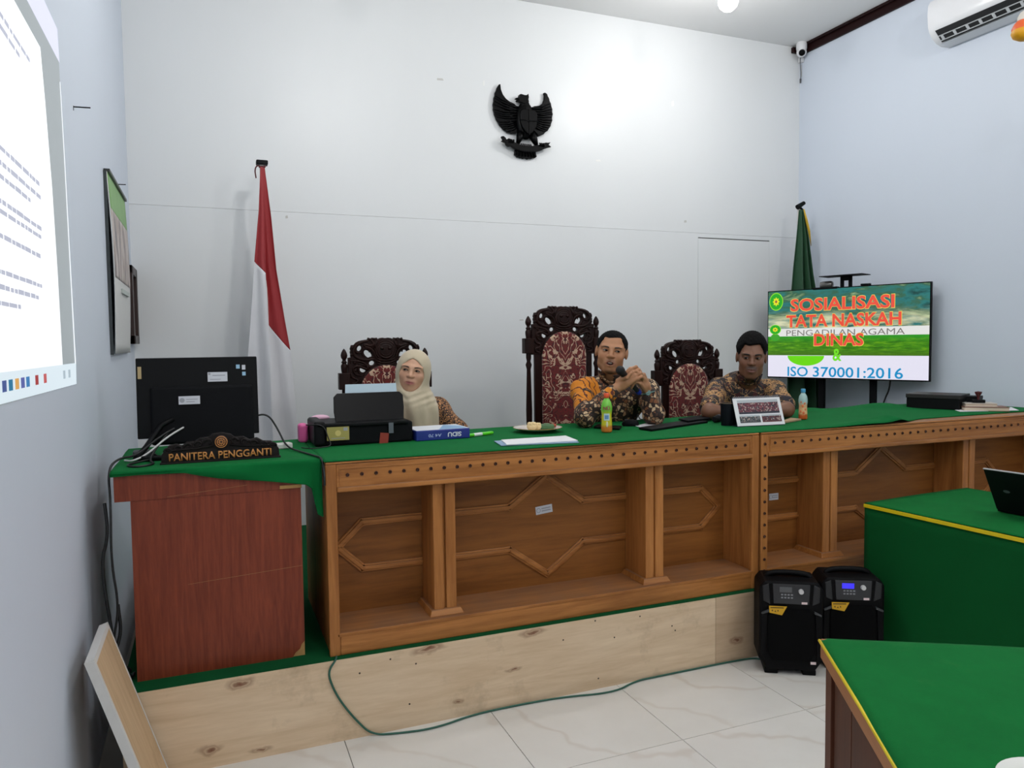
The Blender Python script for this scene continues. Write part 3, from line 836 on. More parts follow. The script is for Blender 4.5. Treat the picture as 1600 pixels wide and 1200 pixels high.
class Head:
    """head frame: x to the viewer's right when it faces the viewer, y forward, z up; origin mid-head"""
    def __init__(s, c, face, roll=0, pitch=0, size=1.0, w=1.0):
        s.c = Vector(c); f = Vector((face[0], face[1], 0)).normalized()
        x = Vector((-f.y, f.x, 0)); u = Vector((0, 0, 1))
        f2 = f*math.cos(pitch)+u*math.sin(pitch); u2 = u*math.cos(pitch)-f*math.sin(pitch)
        s.x = x*math.cos(roll)-u2*math.sin(roll); s.u = x*math.sin(roll)+u2*math.cos(roll); s.f = f2
        s.s = size; s.w = w
        s.R = np.array([s.x[:], s.f[:], s.u[:]], dtype=np.float32).T
    def loc(s, P):
        q = (P-A(s.c))@s.R/s.s
        q = q.copy(); q[:, 0] /= s.w; return q
    def w2(s, p): return s.c+(s.x*(p[0]*s.w)+s.f*p[1]+s.u*p[2])*s.s
    def mat3(s): return Matrix((s.x, s.f, s.u)).transposed()
    def sdf(s, P, mouth_open=0.0, full=False):
        q = s.loc(P); ax = q.copy(); ax[:, 0] = np.abs(ax[:, 0])
        d = d_ell(q, (0, -.012, .032), (.0765, .096, .0855))
        d = smin(d, d_ell(q, (0, .022, -.035), (.0625, .064, .080)), .03)
        d = smin(d, d_ell(ax, (.030, .010, -.068), (.030, .040, .030)), .03)
        d = smin(d, d_ell(q, (0, .064, -.098), (.024, .020, .018)), .035)
        d = smin(d, d_ell(ax, (.038, .056, -.022), (.024, .022, .024)), .025)
        d = smin(d, d_cap(ax, (.008, .083, .027), (.046, .070, .029), .010, .010), .018)
        d = smax(d, -d_ell(ax, (.031, .100, .009), (.017, .018, .0095)), .012)
        d = smin(d, d_ell(ax, (.031, .0745, .008), (.0145, .0125, .0115)), .004)
        d = smin(d, d_cap(q, (0, .084, .020), (0, .102, -.020), .0075, .0120), .012)
        d = smin(d, d_ell(ax, (.0125, .094, -.023), (.009, .010, .008)), .008)
        d = smin(d, d_ell(q, (0, .080, -.060), (.027, .014, .020)), .02)
        lz = .004+mouth_open*.5
        d = smin(d, d_cap(ax, (0, .0935, -.056+lz*.6), (.022, .083, -.0585), .0064, .003), .006)
        d = smin(d, d_cap(ax, (0, .0925, -.064-lz*.9), (.020, .082, -.062-lz*.4), .0078, .003), .006)
        if mouth_open > 0: d = smax(d, -d_ell(q, (0, .092, -.061-lz*.1), (.017, .020, .0035+mouth_open)), .004)
        else: d = smax(d, -d_cap(ax, (0, .098, -.0605), (.019, .089, -.0595), .0022, .0015), .003)
        d = smin(d, d_ell(ax, (.0785, -.010, .000), (.0085, .018, .031)), .010)
        return d*s.s
    def front(s, x, z, mo=0.0):
        ys = np.linspace(.14, .0, 281, dtype=np.float32)
        pts = np.stack([s.w2((x, float(y), z)) for y in ys]).astype(np.float32)
        d = s.sdf(pts, mo); k = np.argmax(d < 0)
        return float(ys[k])
def skin_mat(name, col, rough=.5):
    t = NT(name); at = t.n('Attribute', attribute_name='tone')
    f = t.noise(t.coord(), 40, 4)
    c = t.mix(t.math('MULTIPLY', f, .18), at.outputs['Color'], lin(*[x*.72 for x in col]))
    t.P(Base_Color=c, Roughness=rough); t.set(t.p, 'Subsurface Weight', .06); t.set(t.p, 'Subsurface Radius', (.01, .004, .002))
    return t.m
def gauss(q, c, r): return np.exp(-(((q-A(c))/A(r))**2).sum(1))
def face_paint(hd, skin, lip, beard=None, bm=()):
    s0, l0 = A(lin(*skin)[:3]), A(lin(*lip)[:3])
    b0 = A(lin(*(beard or (30, 22, 18)))[:3])
    def fn(vs):
        q = hd.loc(vs); c = np.repeat(s0[None], len(vs), 0)
        ax = q.copy(); ax[:, 0] = np.abs(ax[:, 0])
        near = ((np.abs(q[:, 0]) < .1) & (np.abs(q[:, 2]) < .14) & (q[:, 1] > .03)).astype(np.float32)
        chk = gauss(ax, (.04, .07, -.02), (.025, .03, .02))*.25*near
        c = c*(1-chk[:, None])+A([s0[0]*1.1, s0[1]*.85, s0[2]*.8])*chk[:, None]
        m = np.clip(gauss(q, (0, .095, -.0605), (.023, .03, .0095))*1.6, 0, 1)*near
        c = c*(1-m[:, None])+l0*m[:, None]
        for (ct, r, w) in bm:
            m = np.clip(gauss(ax, ct, r)*1.4, 0, 1)*w*near; c = c*(1-m[:, None])+b0*m[:, None]
        return c
    return fn
M('eye_white', (150, 136, 124), .7, spec=.05); M('eye_iris', (18, 10, 8), .5, spec=.1); M('brow_hair', (22, 16, 13), .8)
M('hair_black', (6, 5, 5), .85, bump=.6, bscale=220, spec=.15); M('teeth', (200, 190, 176), .3); M('mouth_inside', (52, 20, 18), .6)
def face_parts(hd, person, gaze=(0, 0), brow=.0036, lid=True, mo=0.0):
    R = hd.mat3()
    for s in (-1, 1):
        x, z = s*.031, .008
        y = hd.front(x, z, mo)
        eye_ = MB().ell(hd.w2((x, y-.0052, z)), (.0128*hd.s, .0070*hd.s, .0056*hd.s), R, 14, 8).build('eye', MATS['eye_white'], person, 180)
        MB().ell(hd.w2((x+gaze[0], y-.0012, z+gaze[1])), (.0074*hd.s, .0040*hd.s, .0058*hd.s), R, 12, 8).build('iris', MATS['eye_iris'], eye_, 180)
        li = MB(); pts = []
        for k in range(7):
            u = -1+2*k/6; xx = x+u*.0145; zz = z+.0055*(1-u*u)-.0008*abs(u)+(.001*u*s)
            pts.append(hd.w2((xx, max(hd.front(xx, zz, mo), y-.004*u*u)+.0012, zz)))
        li.tube(pts, [.0009, .0017, .0020, .0022, .0020, .0017, .0009], 6).build('eyelash', MATS['brow_hair'], person, 180)
        pts = []
        for k in range(7):
            u = k/6; xx = s*(.014+.038*u); zz = .0255+.006*math.sin(u*2.3)-.004*u
            pts.append(hd.w2((xx, hd.front(xx, zz, mo)-.0006, zz)))
        MB().tube(pts, [brow*.7, brow, brow, brow*.95, brow*.8, brow*.6, brow*.25], 6).build('eyebrow', MATS['brow_hair'], person, 180)
    if mo:
        MB().ell(hd.w2((0, .080, -.063)), (.017*hd.s, .006*hd.s, (.004+mo)*hd.s), R, 12, 8).build('mouth', MATS['mouth_inside'], person, 180)
        MB().ell(hd.w2((0, .083, -.0575)), (.0125*hd.s, .005*hd.s, .0034*hd.s), R, 12, 6).build('teeth', MATS['teeth'], person, 180)
def hair_fn(hd, off, a, b, top=0.0, wob=.004):
    def fn(P):
        q = hd.loc(P); ax = q.copy(); ax[:, 0] = np.abs(ax[:, 0])
        d = d_ell(q, (0, -.016, .034+top*.4), (.0765+off, .096+off, .0855+off+top))
        d = d + (off+top*.3)*.8*np.clip(1-(q[:, 2]-.005)/.055, 0, 1)
        d = d + .0018*np.sin(q[:, 0]*260+q[:, 2]*90)*np.sin(q[:, 1]*240)
        line = a+b*q[:, 1]-q[:, 2]+wob*np.sin(q[:, 0]*70)+np.where(q[:, 1] > .02, .013*np.exp(-((ax[:, 0]-.046)/.017)**2), 0)
        side = np.maximum(np.maximum(q[:, 1]-.034-q[:, 2]*.30, -(q[:, 2]+.010)), .045-ax[:, 0])
        # hair wraps lower behind the ears, keeps a squared line over the forehead
        d2 = smax(d, smin(line, side, .012), .005)
        low = smax(d_ell(q, (0, -.024, .02), (.0765+off*.5, .090+off*.5, .088)), q[:, 1]+.012+(q[:, 2]+.03)*.25, .006)
        low = smax(low, -(q[:, 2]+.055), .01)
        return smin(d2, low, .006)*hd.s*.9
    return fn
def bb(pts, m): 
    a = np.array([list(p) for p in pts]); return a.min(0)-m, a.max(0)+m

class Body:
    def __init__(s): s.pr = []
    def cap(s, a, b, ra, rb, k=.02): s.pr.append(('c', tuple(a), tuple(b), ra, rb, k)); return s
    def ell(s, c, r, R=None, k=.03): s.pr.append(('e', tuple(c), tuple(r), R, None, k)); return s
    def fn(s, extra=None, grow=0.0):
        def f(P):
            d = None
            for t, a, b, ra, rb, k in s.pr:
                e = d_cap(P, a, b, ra+grow, rb+grow) if t == 'c' else d_ell(P, a, tuple(x+grow for x in b), ra)
                d = e if d is None else smin(d, e, k)
            return d if extra is None else extra(P, d)
        return f
def lerp(a, b, t): return Vector(a)*(1-t)+Vector(b)*t
def add_hand(bd, wrist, knuck, across, normal, curl, size=1.0, thumb=None, thumb_side=1, spread=0.0):
    """palm from wrist to knuckles; four fingers of unequal length bending towards -normal; thumb from the side of the palm"""
    w = Vector(wrist); k = Vector(knuck); ac = Vector(across).normalized(); nm = Vector(normal).normalized(); d = (k-w).normalized()
    bd.cap(w, lerp(w, k, .45), .024*size, .026*size, .012)
    for u in (-.030, -.010, .010, .030):
        bd.cap(lerp(w, k, .25)+ac*u*.6*size, k+ac*u*size, .016*size, .0115*size, .008)
    L = [.036, .041, .039, .031]; L2 = [.024, .028, .026, .020]; L3 = [.018, .020, .019, .016]
    for i, u in enumerate((-.030, -.010, .010, .030)):
        p = k+ac*u*size; a = 0.0; dd = d
        for seg, (ln, rr) in enumerate(((L[i], .0092), (L2[i], .0084), (L3[i], .0076))):
            a += curl[seg]
            dd = (d*math.cos(a)-nm*math.sin(a)).normalized()+ac*spread*u*10
            q = p+dd*ln*size; bd.cap(p, q, rr*size, (rr-.0007)*size, .003); p = q
    if thumb:
        base = lerp(w, k, .25)+ac*thumb_side*.026*size; m = Vector(thumb[0]); e = Vector(thumb[1])
        bd.cap(base, m, .0125*size, .0105*size, .008); bd.cap(m, e, .0102*size, .0088*size, .003)

# ------------------------------------------------------------------ printed shirts
def batik(name, kind):
    t = NT(name); v = t.coord(); zone = t.n('Attribute', attribute_name='zone').outputs['Fac']
    warp = t.n('TexNoise', {'Vector': v, 'Scale': 16.0, 'Detail': 2.0}).outputs[1]
    sc = t.n('VectorMath', {0: warp}, operation='SCALE'); sc.inputs['Scale'].default_value = .035
    vv = t.n('VectorMath', {0: v, 1: sc.outputs[0]}, operation='ADD').outputs[0]
    vo = t.n('TexVoronoi', {'Vector': vv, 'Scale': 48.0}, feature='F1'); ed = t.n('TexVoronoi', {'Vector': vv, 'Scale': 48.0}, feature='DISTANCE_TO_EDGE')
    cellr = t.n('SeparateColor', {0: vo.outputs['Color']}).outputs[0]
    inside = t.math('GREATER_THAN', ed.outputs['Distance'], .09)
    big = t.noise(vv, 7.5, 3, .55); mid = t.noise(vv, 22, 3, .5, 1.0)
    if kind == 'orange':
        peb = t.ramp(cellr, [(.0, lin(48, 28, 20)), (.30, lin(70, 42, 28)), (.42, lin(160, 122, 88)), (.70, lin(196, 166, 130)), (.86, lin(120, 72, 40))], 'CONSTANT')
        mos = t.mix(inside, lin(30, 18, 14), peb)
        mos = t.mix(t.math('LESS_THAN', big, .40), mos, t.mix(t.math('LESS_THAN', t.math('ABSOLUTE', t.math('SUBTRACT', mid, .5)), .03), lin(34, 20, 16), lin(150, 110, 78)))
        br = t.n('TexWave', {'Vector': vv, 'Scale': 9.0, 'Distortion': 9.0, 'Detail': 3.0}, wave_type='BANDS').outputs['Fac']
        org = t.mix(t.math('LESS_THAN', br, .10), t.mix(mid, lin(196, 112, 14), lin(222, 140, 24)), lin(84, 30, 12))
        z = t.math('GREATER_THAN', t.math('ADD', zone, t.math('MULTIPLY', t.math('SUBTRACT', big, .5), .9)), .5)
        col = t.mix(z, mos, org)
    elif kind == 'leaf':
        st = t.n('TexWave', {'Vector': t.coord(scale=(1, 1, 1.6)), 'Scale': 26.0, 'Distortion': 7.0, 'Detail': 2.5, 'Detail Scale': 2.0}, wave_type='BANDS', bands_direction='Z').outputs['Fac']
        dark = t.ramp(t.noise(vv, 11, 2, .4), [(.40, lin(26, 22, 34)), (.47, lin(40, 26, 20)), (.54, lin(66, 24, 24)), (.60, lin(24, 40, 40)), (.64, lin(30, 22, 18))], 'CONSTANT')
        crm = t.mix(t.math('GREATER_THAN', st, .42), lin(34, 24, 18), t.mix(mid, lin(212, 168, 112), lin(176, 126, 74)))
        m = t.math('GREATER_THAN', t.noise(vv, 9.0, 3, .6, .6), .54)
        col = t.mix(m, dark, crm)
        vein = t.math('LESS_THAN', t.math('ABSOLUTE', t.math('SUBTRACT', mid, .5)), .018)
        col = t.mix(vein, col, lin(170, 130, 86))
    else:
        ring = t.math('LESS_THAN', t.math('ABSOLUTE', t.math('SUBTRACT', vo.outputs['Distance'], .33)), .09)
        a = t.mix(ring, t.mix(inside, lin(50, 28, 18), lin(176, 124, 78)), lin(40, 22, 16))
        col = t.mix(t.math('GREATER_THAN', t.math('ADD', zone, t.math('MULTIPLY', t.math('SUBTRACT', big, .5), .8)), .5), lin(34, 22, 26), a)
    t.P(Base_Color=col, Roughness=.75)
    t.bump(t.noise(v, 9, 3), .35, .02)
    return t.m
def zone_fn(balls):
    def fn(vs):
        z = np.zeros(len(vs), np.float32)
        for c, r in balls: z = np.maximum(z, np.clip(1.25-np.linalg.norm(vs-A(c), axis=1)/r, 0, 1))
        return z
    return fn
def trousers(person, pel, knees, feet, col):
    b = Body()
    for s, kn, ft in zip((-1, 1), knees, feet):
        b.cap(Vector(pel)+Vector((s*.085, 0, 0)), kn, .085, .062, .03); b.cap(kn, ft, .060, .045, .03)
        b.cap(Vector(ft), Vector(ft)+Vector((0, -.14, -.02)), .042, .036, .02)
    b.ell(pel, (.17, .13, .11), None, .04)
    lo, hi = bb([pel]+list(knees)+list(feet), .24)
    lo[2] = ZP; f0 = b.fn(); g = lambda P: np.maximum(f0(P), ZP+.004-P[:, 2])
    sdf_obj('trousers', g, lo, hi, .012, M('trouser_cloth_%d' % col[0], col, .85), person)

# ------------------------------------------------------------------ man with the microphone
def person_man_mic():
    SK = (176, 124, 88)
    hc = aty(955.5, 551, 3.70)
    hd = Head(hc, (-.50, -.86), .13, .03, 1.0, 1.07)
    p = thing('person', 'man in an orange and brown batik shirt holding a microphone with clasped hands', 'person', (0, 0, 0))
    S1 = aty(912, 611, 3.84); S2 = aty(1010, 612, 3.74)
    ch = (S1+S2)/2+Vector((.0, .02, -.06)); pel = Vector((ch.x+.02, 4.06, ZP+.60))
    E1 = atz(914, 651, 1.172); E2 = atz(1022, 647, 1.172)
    W1 = aty(963, 607, 3.47); W2 = aty(1012, 611, 3.50)
    K1 = aty(990, 584, 3.425); K2 = aty(1003, 592, 3.455)
    nb = (S1+S2)/2+Vector((-.01, -.02, .045))
    b = Body()
    b.ell(ch, (.165, .10, .16), None).ell(lerp(ch, pel, .55), (.15, .105, .16), None, .06).ell(pel, (.16, .12, .10), None, .05)
    b.cap(S1, S2, .052, .052, .05)
    for S, E, Wr in ((S1, E1, W1), (S2, E2, W2)): b.cap(S, E, .047, .040, .04); b.cap(E, Wr, .039, .026, .02)
    b.cap(nb, hd.w2((0, -.018, -.06)), .058, .054, .03)
    arms = Body(); arms.pr = list(b.pr)
    ac1 = Vector((.25, -.35, -.85)); nm1 = Vector((-.15, -.95, .3))
    add_hand(b, W1, K1, (aty(995, 594, 3.42)-aty(984, 577, 3.44)), aty(980, 575, 3.36)-aty(985, 600, 3.46), (.55, .75, .6), 1.0,
             (aty(980, 590, 3.41), aty(986, 583, 3.40)), -1)
    add_hand(b, W2, K2, (aty(1006, 588, 3.46)-aty(1000, 602, 3.44)), aty(1012, 582, 3.44)-aty(1000, 600, 3.47), (.5, .9, .6), .98,
             (aty(1000, 586, 3.43), aty(994, 580, 3.42)), 1)
    MO = .006
    bf = b.fn(lambda P, d: smin(d, hd.sdf(P, MO), .012))
    lo, hi = bb([hd.w2((0, 0, .13)), S1, S2, E1, E2, W1, K1, pel, hc], .15)
    lo[2] = 1.0
    sk = skin_mat('tan_skin', SK)
    sdf_obj('body', bf, lo, hi, .0033, sk, p, face_paint(hd, SK, (132, 74, 64), (34, 24, 20), (((0, .088, -.046), (.022, .02, .005), .55), ((0, .07, -.112), (.026, .03, .016), .8), ((.05, .04, -.09), (.02, .04, .02), .25))))
    face_parts(hd, p, (.004, .001), .0036, True, MO)
    lo2, hi2 = bb([hd.w2((0, 0, 0))], .16)
    sdf_obj('hair', hair_fn(hd, .0055, .052, .42), lo2, hi2, .004, MATS['hair_black'], p)
    # shirt: long sleeves, open collar
    sh = Body()
    sh.ell(ch, (.185, .118, .175)).ell(lerp(ch, pel, .55), (.172, .125, .18), None, .06).ell(pel, (.18, .14, .09), None, .05)
    sh.cap(S1, S2, .066, .066, .06)
    for S, E, Wr in ((S1, E1, W1), (S2, E2, W2)):
        sh.cap(S, E, .064, .054, .05); sh.cap(E, lerp(E, Wr, .86), .054, .038, .03)
    def cut(P, d):
        d = d + .004*np.sin(P[:, 0]*55+P[:, 2]*40)*np.sin(P[:, 1]*38+P[:, 2]*30)
        d = smax(d, -d_cap(P, nb+Vector((-.01, -.06, .03)), hd.w2((0, 0, -.05)), .064, .075), .01)
        v = d_cap(P, nb+Vector((-.02, -.11, .02)), nb+Vector((-.05, -.13, -.10)), .034, .006)
        return smax(d, -v, .006)
    zf = zone_fn([(S1+Vector((-.02, -.04, .0)), .125), (lerp(S1, E1, .55), .120), (lerp(E1, W1, .80), .055), (lerp(E2, W2, .22)+Vector((.03, 0, -.01)), .06), (lerp(S1, nb, .6), .07)])
    sdf_obj('shirt', sh.fn(cut), *bb([S1, S2, E1, E2, W1, W2, pel], .14), .0055, batik('orange_batik', 'orange'), p, zf, 'zone')
    col = Body()
    def colf(P):
        d = np.abs(d_cap(P, nb+Vector((0, .01, -.01)), hd.w2((0, -.02, -.07)), .072, .069))-.0042
        q = hd.loc(P)
        top = q[:, 2]+.112+.35*np.maximum(q[:, 1], -.02)
        bot = -(q[:, 2]+.175+.6*np.maximum(q[:, 1], -.02))
        gap = .018+np.maximum(0, -(q[:, 2]+.13))*.55-np.abs(q[:, 0])
        gap = np.minimum(gap, q[:, 1]-.0)
        return np.maximum(np.maximum(d, np.maximum(top, bot)), gap)
    sdf_obj('collar', colf, *bb([nb, hd.w2((0, 0, -.1))], .13), .005, batik('orange_batik_collar', 'orange'), p, lambda vs: np.zeros(len(vs)), 'zone')
    trousers(p, pel+Vector((0, 0, -.02)), [pel+Vector((-.12, -.44, .02)), pel+Vector((.12, -.44, .02))], [Vector((pel.x-.12, 3.62, ZP+.08)), Vector((pel.x+.12, 3.62, ZP+.08))], (30, 30, 34))
    # wrist watch: worn on the arm, part of his outfit
    wd = (W2-E2).normalized(); Rw = frame_from(wd)
    wc = lerp(E2, W2, .93)
    wb_ = MB().tube([wc+Rw@Vector((.033*math.cos(a), .033*math.sin(a), 0)) for a in np.linspace(0, 2*PI, 25)[:-1]], .0085, 6, True, flat=.5).build('wrist_watch', M('watch_steel', (96, 128, 122), .3, .6), p, 180)
    fc = wc+(CAMP-wc).normalized()*.034
    MB().lathe([(.0, .005), (.013, .005), (.015, .002), (.015, -.004)], fc, 18, frame_from((CAMP-wc))).build('watch_face', M('watch_dial', (120, 150, 146), .2), wb_, 50)
    # hand microphone
    mt = aty(969.5, 579, 3.425); me_ = aty(998, 613, 3.475); ax = (me_-mt).normalized()
    mi = thing('microphone', 'black hand microphone with a blue end ring held in the clasped hands', 'microphone', mt)
    Rm = frame_from(ax); L = (me_-mt).length
    MB().ell((0, 0, 0), (.024, .024, .027), Rm, 18, 12).build('grille_head', M('mic_mesh', (18, 18, 20), .5, .3, bump=.8, bscale=500), mi, 180)
    MB().lathe([(.020, .012), (.019, .03), (.016, .05), (.013, L-.02), (.013, L)], (0, 0, 0), 18, Rm).build('handle', M('mic_black', (14, 14, 16), .4), mi, 50)
    MB().lathe([(.0145, L-.015), (.0145, L+.006), (.010, L+.012)], (0, 0, 0), 18, Rm).build('end_ring', M('mic_blue', (26, 50, 150), .4), mi, 50)
person_man_mic()

# ------------------------------------------------------------------ man in the dark leaf-print shirt
def person_man_leaf():
    SK = (120, 80, 58)
    hc = aty(1174, 559, 3.60)
    hd = Head(hc, (-.60, -.80), .05, -.10, 1.05, .98)
    p = thing('person', 'man in a short sleeved dark leaf print shirt behind the photo calendar', 'person', (0, 0, 0))
    S1 = aty(1122, 611, 3.80); S2 = aty(1208, 612, 3.66)
    ch = (S1+S2)/2+Vector((.02, .07, -.05)); pel = Vector((ch.x+.12, 4.08, ZP+.60))
    E1 = atz(1108, 643, 1.166); E2 = atz(1229, 640, 1.168)
    W1 = atz(1156, 645, 1.158); W2 = atz(1186, 643, 1.160)
    nb = (S1+S2)/2+Vector((.0, -.01, .045))
    b = Body()
    b.ell(ch, (.17, .10, .16)).ell(lerp(ch, pel, .55), (.15, .105, .17), None, .06).ell(pel, (.16, .12, .10), None, .05)
    b.cap(S1, S2, .050, .050, .05)
    for S, E, Wr in ((S1, E1, W1), (S2, E2, W2)): b.cap(S, E, .047, .041, .04); b.cap(E, Wr, .041, .027, .02)
    b.cap(nb, hd.w2((0, -.018, -.06)), .057, .054, .03)
    fwd = (W1-E1).normalized()
    add_hand(b, W1, W1+(W2-W1).normalized()*.06+Vector((0, -.03, .012)), (.0, .5, .6), (.1, -.6, .7), (.5, .7, .5), .95, (W1+Vector((.06, .0, .04)), W1+Vector((.085, -.015, .045))), 1)
    add_hand(b, W2, W2+Vector((-.055, -.045, .018)), (.3, -.4, .7), (-.2, -.4, .8), (.4, .7, .5), .95, (W2+Vector((-.05, -.0, .045)), W2+Vector((-.075, -.02, .05))), 1)
    bf = b.fn(lambda P, d: smin(d, hd.sdf(P), .012))
    lo, hi = bb([hd.w2((0, 0, .13)), S1, S2, E1, E2, W1, pel], .15); lo[2] = 1.0
    sdf_obj('body', bf, lo, hi, .0034, skin_mat('brown_skin', SK), p, face_paint(hd, SK, (104, 62, 54), (26, 19, 16), (((0, .088, -.045), (.026, .02, .0065), .85), ((.022, .08, -.052), (.008, .02, .012), .5), ((0, .066, -.112), (.028, .03, .014), .6), ((0, .09, -.078), (.010, .02, .006), .4))))
    face_parts(hd, p, (-.002, .0), .0046)
    sdf_obj('hair', hair_fn(hd, .012, .046, .46, .014), *bb([hd.w2((0, 0, .02))], .17), .004, MATS['hair_black'], p)
    sh = Body()
    sh.ell(ch, (.19, .12, .175)).ell(lerp(ch, pel, .55), (.172, .125, .18), None, .06).ell(pel, (.18, .14, .09), None, .05)
    sh.cap(S1, S2, .066, .066, .06)
    for S, E in ((S1, E1), (S2, E2)): sh.cap(S, lerp(S, E, .80), .066, .062, .05)
    def cut(P, d):
        d = d + .004*np.sin(P[:, 0]*48+P[:, 2]*44)*np.sin(P[:, 1]*40+P[:, 2]*26)
        d = smax(d, -d_cap(P, nb+Vector((-.02, -.06, .03)), hd.w2((0, 0, -.05)), .062, .072), .01)
        return smax(d, -d_cap(P, nb+Vector((-.05, -.10, .02)), nb+Vector((-.08, -.12, -.08)), .03, .006), .006)
    mat = batik('leaf_batik', 'leaf')
    sdf_obj('shirt', sh.fn(cut), *bb([S1, S2, E1, E2, pel], .14), .0055, mat, p, lambda vs: np.zeros(len(vs)), 'zone')
    def colf(P):
        d = np.abs(d_cap(P, nb+Vector((0, .01, -.01)), hd.w2((0, -.02, -.07)), .073, .070))-.0042
        q = hd.loc(P)
        top = q[:, 2]+.100+.40*np.maximum(q[:, 1], -.02); bot = -(q[:, 2]+.165+.7*np.maximum(q[:, 1], -.02))
        gap = np.minimum(.018+np.maximum(0, -(q[:, 2]+.13))*.55-np.abs(q[:, 0]), q[:, 1])
        return np.maximum(np.maximum(d, np.maximum(top, bot)), gap)
    sdf_obj('collar', colf, *bb([nb, hd.w2((0, 0, -.1))], .13), .005, mat, p, lambda vs: np.zeros(len(vs)), 'zone')
    trousers(p, pel+Vector((0, 0, -.02)), [pel+Vector((-.14, -.42, .02)), pel+Vector((.10, -.44, .02))], [Vector((pel.x-.14, 3.60, ZP+.08)), Vector((pel.x+.10, 3.60, ZP+.08))], (34, 32, 32))
person_man_leaf()

# ------------------------------------------------------------------ woman in the cream headscarf
def person_woman():
    SK = (208, 160, 130)
    hc = aty(645.5, 581, 3.90)
    hd = Head(hc, (-.36, -.93), .16, .02, .93, 1.06)
    p = thing('person', 'woman in a cream headscarf and brown batik sleeve sitting behind the printer', 'person', (0, 0, 0))
    S1 = aty(606, 640, 3.97); S2 = aty(684, 640, 3.93)
    ch = (S1+S2)/2+Vector((0, .02, -.06)); pel = Vector((ch.x, 4.08, ZP+.60))
    E1 = aty(585, 672, 3.86); E2 = aty(716, 672, 3.84)
    W1 = Vector((E1.x+.05, 3.78, ZT+.035)); W2 = Vector((E2.x-.13, 3.88, 1.03))
    nb = (S1+S2)/2+Vector((0, -.01, .05))
    b = Body()
    b.ell(ch, (.14, .09, .15)).ell(lerp(ch, pel, .55), (.125, .095, .17), None, .06).ell(pel, (.15, .12, .10), None, .05)
    b.cap(S1, S2, .044, .044, .05)
    for S, E, Wr in ((S1, E1, W1), (S2, E2, W2)): b.cap(S, E, .040, .034, .04); b.cap(E, Wr, .034, .022, .02)
    b.cap(nb, hd.w2((0, -.018, -.06)), .046, .046, .03)
    for Wr, s in ((W1, 1), (W2, -1)):
        add_hand(b, Wr, Wr+Vector((s*.05, -.05, -.008)), (.7, s*.7, 0), (0, 0, 1), (.15, .2, .2), .85, (Wr+Vector((s*.055, .005, -.005)), Wr+Vector((s*.085, -.01, -.008))), 1 if s > 0 else -1)
    bf = b.fn(lambda P, d: smin(d, hd.sdf(P), .012))
    lo, hi = bb([hd.w2((0, 0, .12)), S1, S2, E1, E2, W1, W2, pel], .13); lo[2] = 1.0
    sdf_obj('body', bf, lo, hi, .0034, skin_mat('light_skin', SK), p, face_paint(hd, SK, (158, 84, 80)))
    face_parts(hd, p, (-.004, .002), .0028)
    def hij(P):
        q = hd.loc(P)
        d = d_ell(q, (0, -.018, .022), (.092, .112, .108))
        d = smin(d, d_cap(q, (0, -.01, -.05), (0, .0, -.17), .082, .098), .05)
        d = d*hd.s
        fold = np.sin(q[:, 0]*46+q[:, 2]*22+np.sin(q[:, 2]*30))*np.clip((-q[:, 2]-.07)/.08, 0, 1)
        d2 = d_ell(P, tuple(ch+Vector((.005, -.030, .05))), (.128, .112, .13))
        d2 = smin(d2, d_cap(P, ch+Vector((.01, -.05, .03)), ch+Vector((.02, -.06, -.18)), .112, .118), .06)
        ph = np.arctan2(P[:, 0]-ch.x-.01, -(P[:, 1]-ch.y-.02))
        dr = np.clip((-q[:, 2]-.09)/.10, 0, 1)
        swag = np.clip((-q[:, 2]-.085)/.03, 0, 1)*np.clip((q[:, 2]+.20)/.05, 0, 1)
        d = smin(d, d2, .07) + .007*dr*np.sin(ph*9+1.2+q[:, 2]*6) + .003*dr*np.sin(ph*17+q[:, 2]*14)
        d = d + .0022*swag*np.sin(q[:, 2]*150+np.abs(q[:, 0])*-90)
        # face opening: arched top, closing under the chin
        ax = np.abs(q[:, 0]); zz = q[:, 2]+.016
        wdt = .0625*np.sqrt(np.clip(1-(zz/np.where(zz > 0, .090, .094))**2, 0, 1))*np.where(zz > 0, 1-.28*np.clip(zz/.09, 0, 1)**2, 1.0)
        op = np.maximum(ax-wdt, np.abs(zz)-.092)*hd.s
        op = np.maximum(op, (.000-q[:, 1])*hd.s)
        d = smax(d, -op, .012)
        return d
    hm = NT('cream_headscarf'); hm.P(Base_Color=lin(190, 176, 150), Roughness=.8); hm.set(hm.p, 'Sheen Weight', .2); hm.bump(hm.noise(hm.coord(), 14, 3), .25, .015)
    sdf_obj('headscarf', hij, *bb([hd.w2((0, 0, .10)), S1, S2, ch+Vector((0, -.03, -.16))], .14), .0042, hm.m, p, None, smooth_it=2)
    sh = Body()
    sh.ell(ch, (.155, .105, .165)).ell(lerp(ch, pel, .55), (.145, .11, .18), None, .06).ell(pel, (.17, .13, .09), None, .05)
    sh.cap(S1, S2, .052, .052, .06)
    for S, E, Wr in ((S1, E1, W1), (S2, E2, W2)): sh.cap(S, E, .053, .048, .05); sh.cap(E, lerp(E, Wr, .92), .048, .033, .03)
    def fold(P, d): return d + .004*np.sin(P[:, 0]*50+P[:, 2]*44)*np.sin(P[:, 1]*38)
    sdf_obj('blouse', sh.fn(fold), *bb([S1, S2, E1, E2, W1, W2, pel], .12), .006, batik('brown_batik', 'ring'), p, zone_fn([(S2+Vector((.02, -.02, .02)), .12), (lerp(S2, E2, .5)+Vector((.05, -.03, .03)), .15), (E2, .16), (E1, .14)]), 'zone')
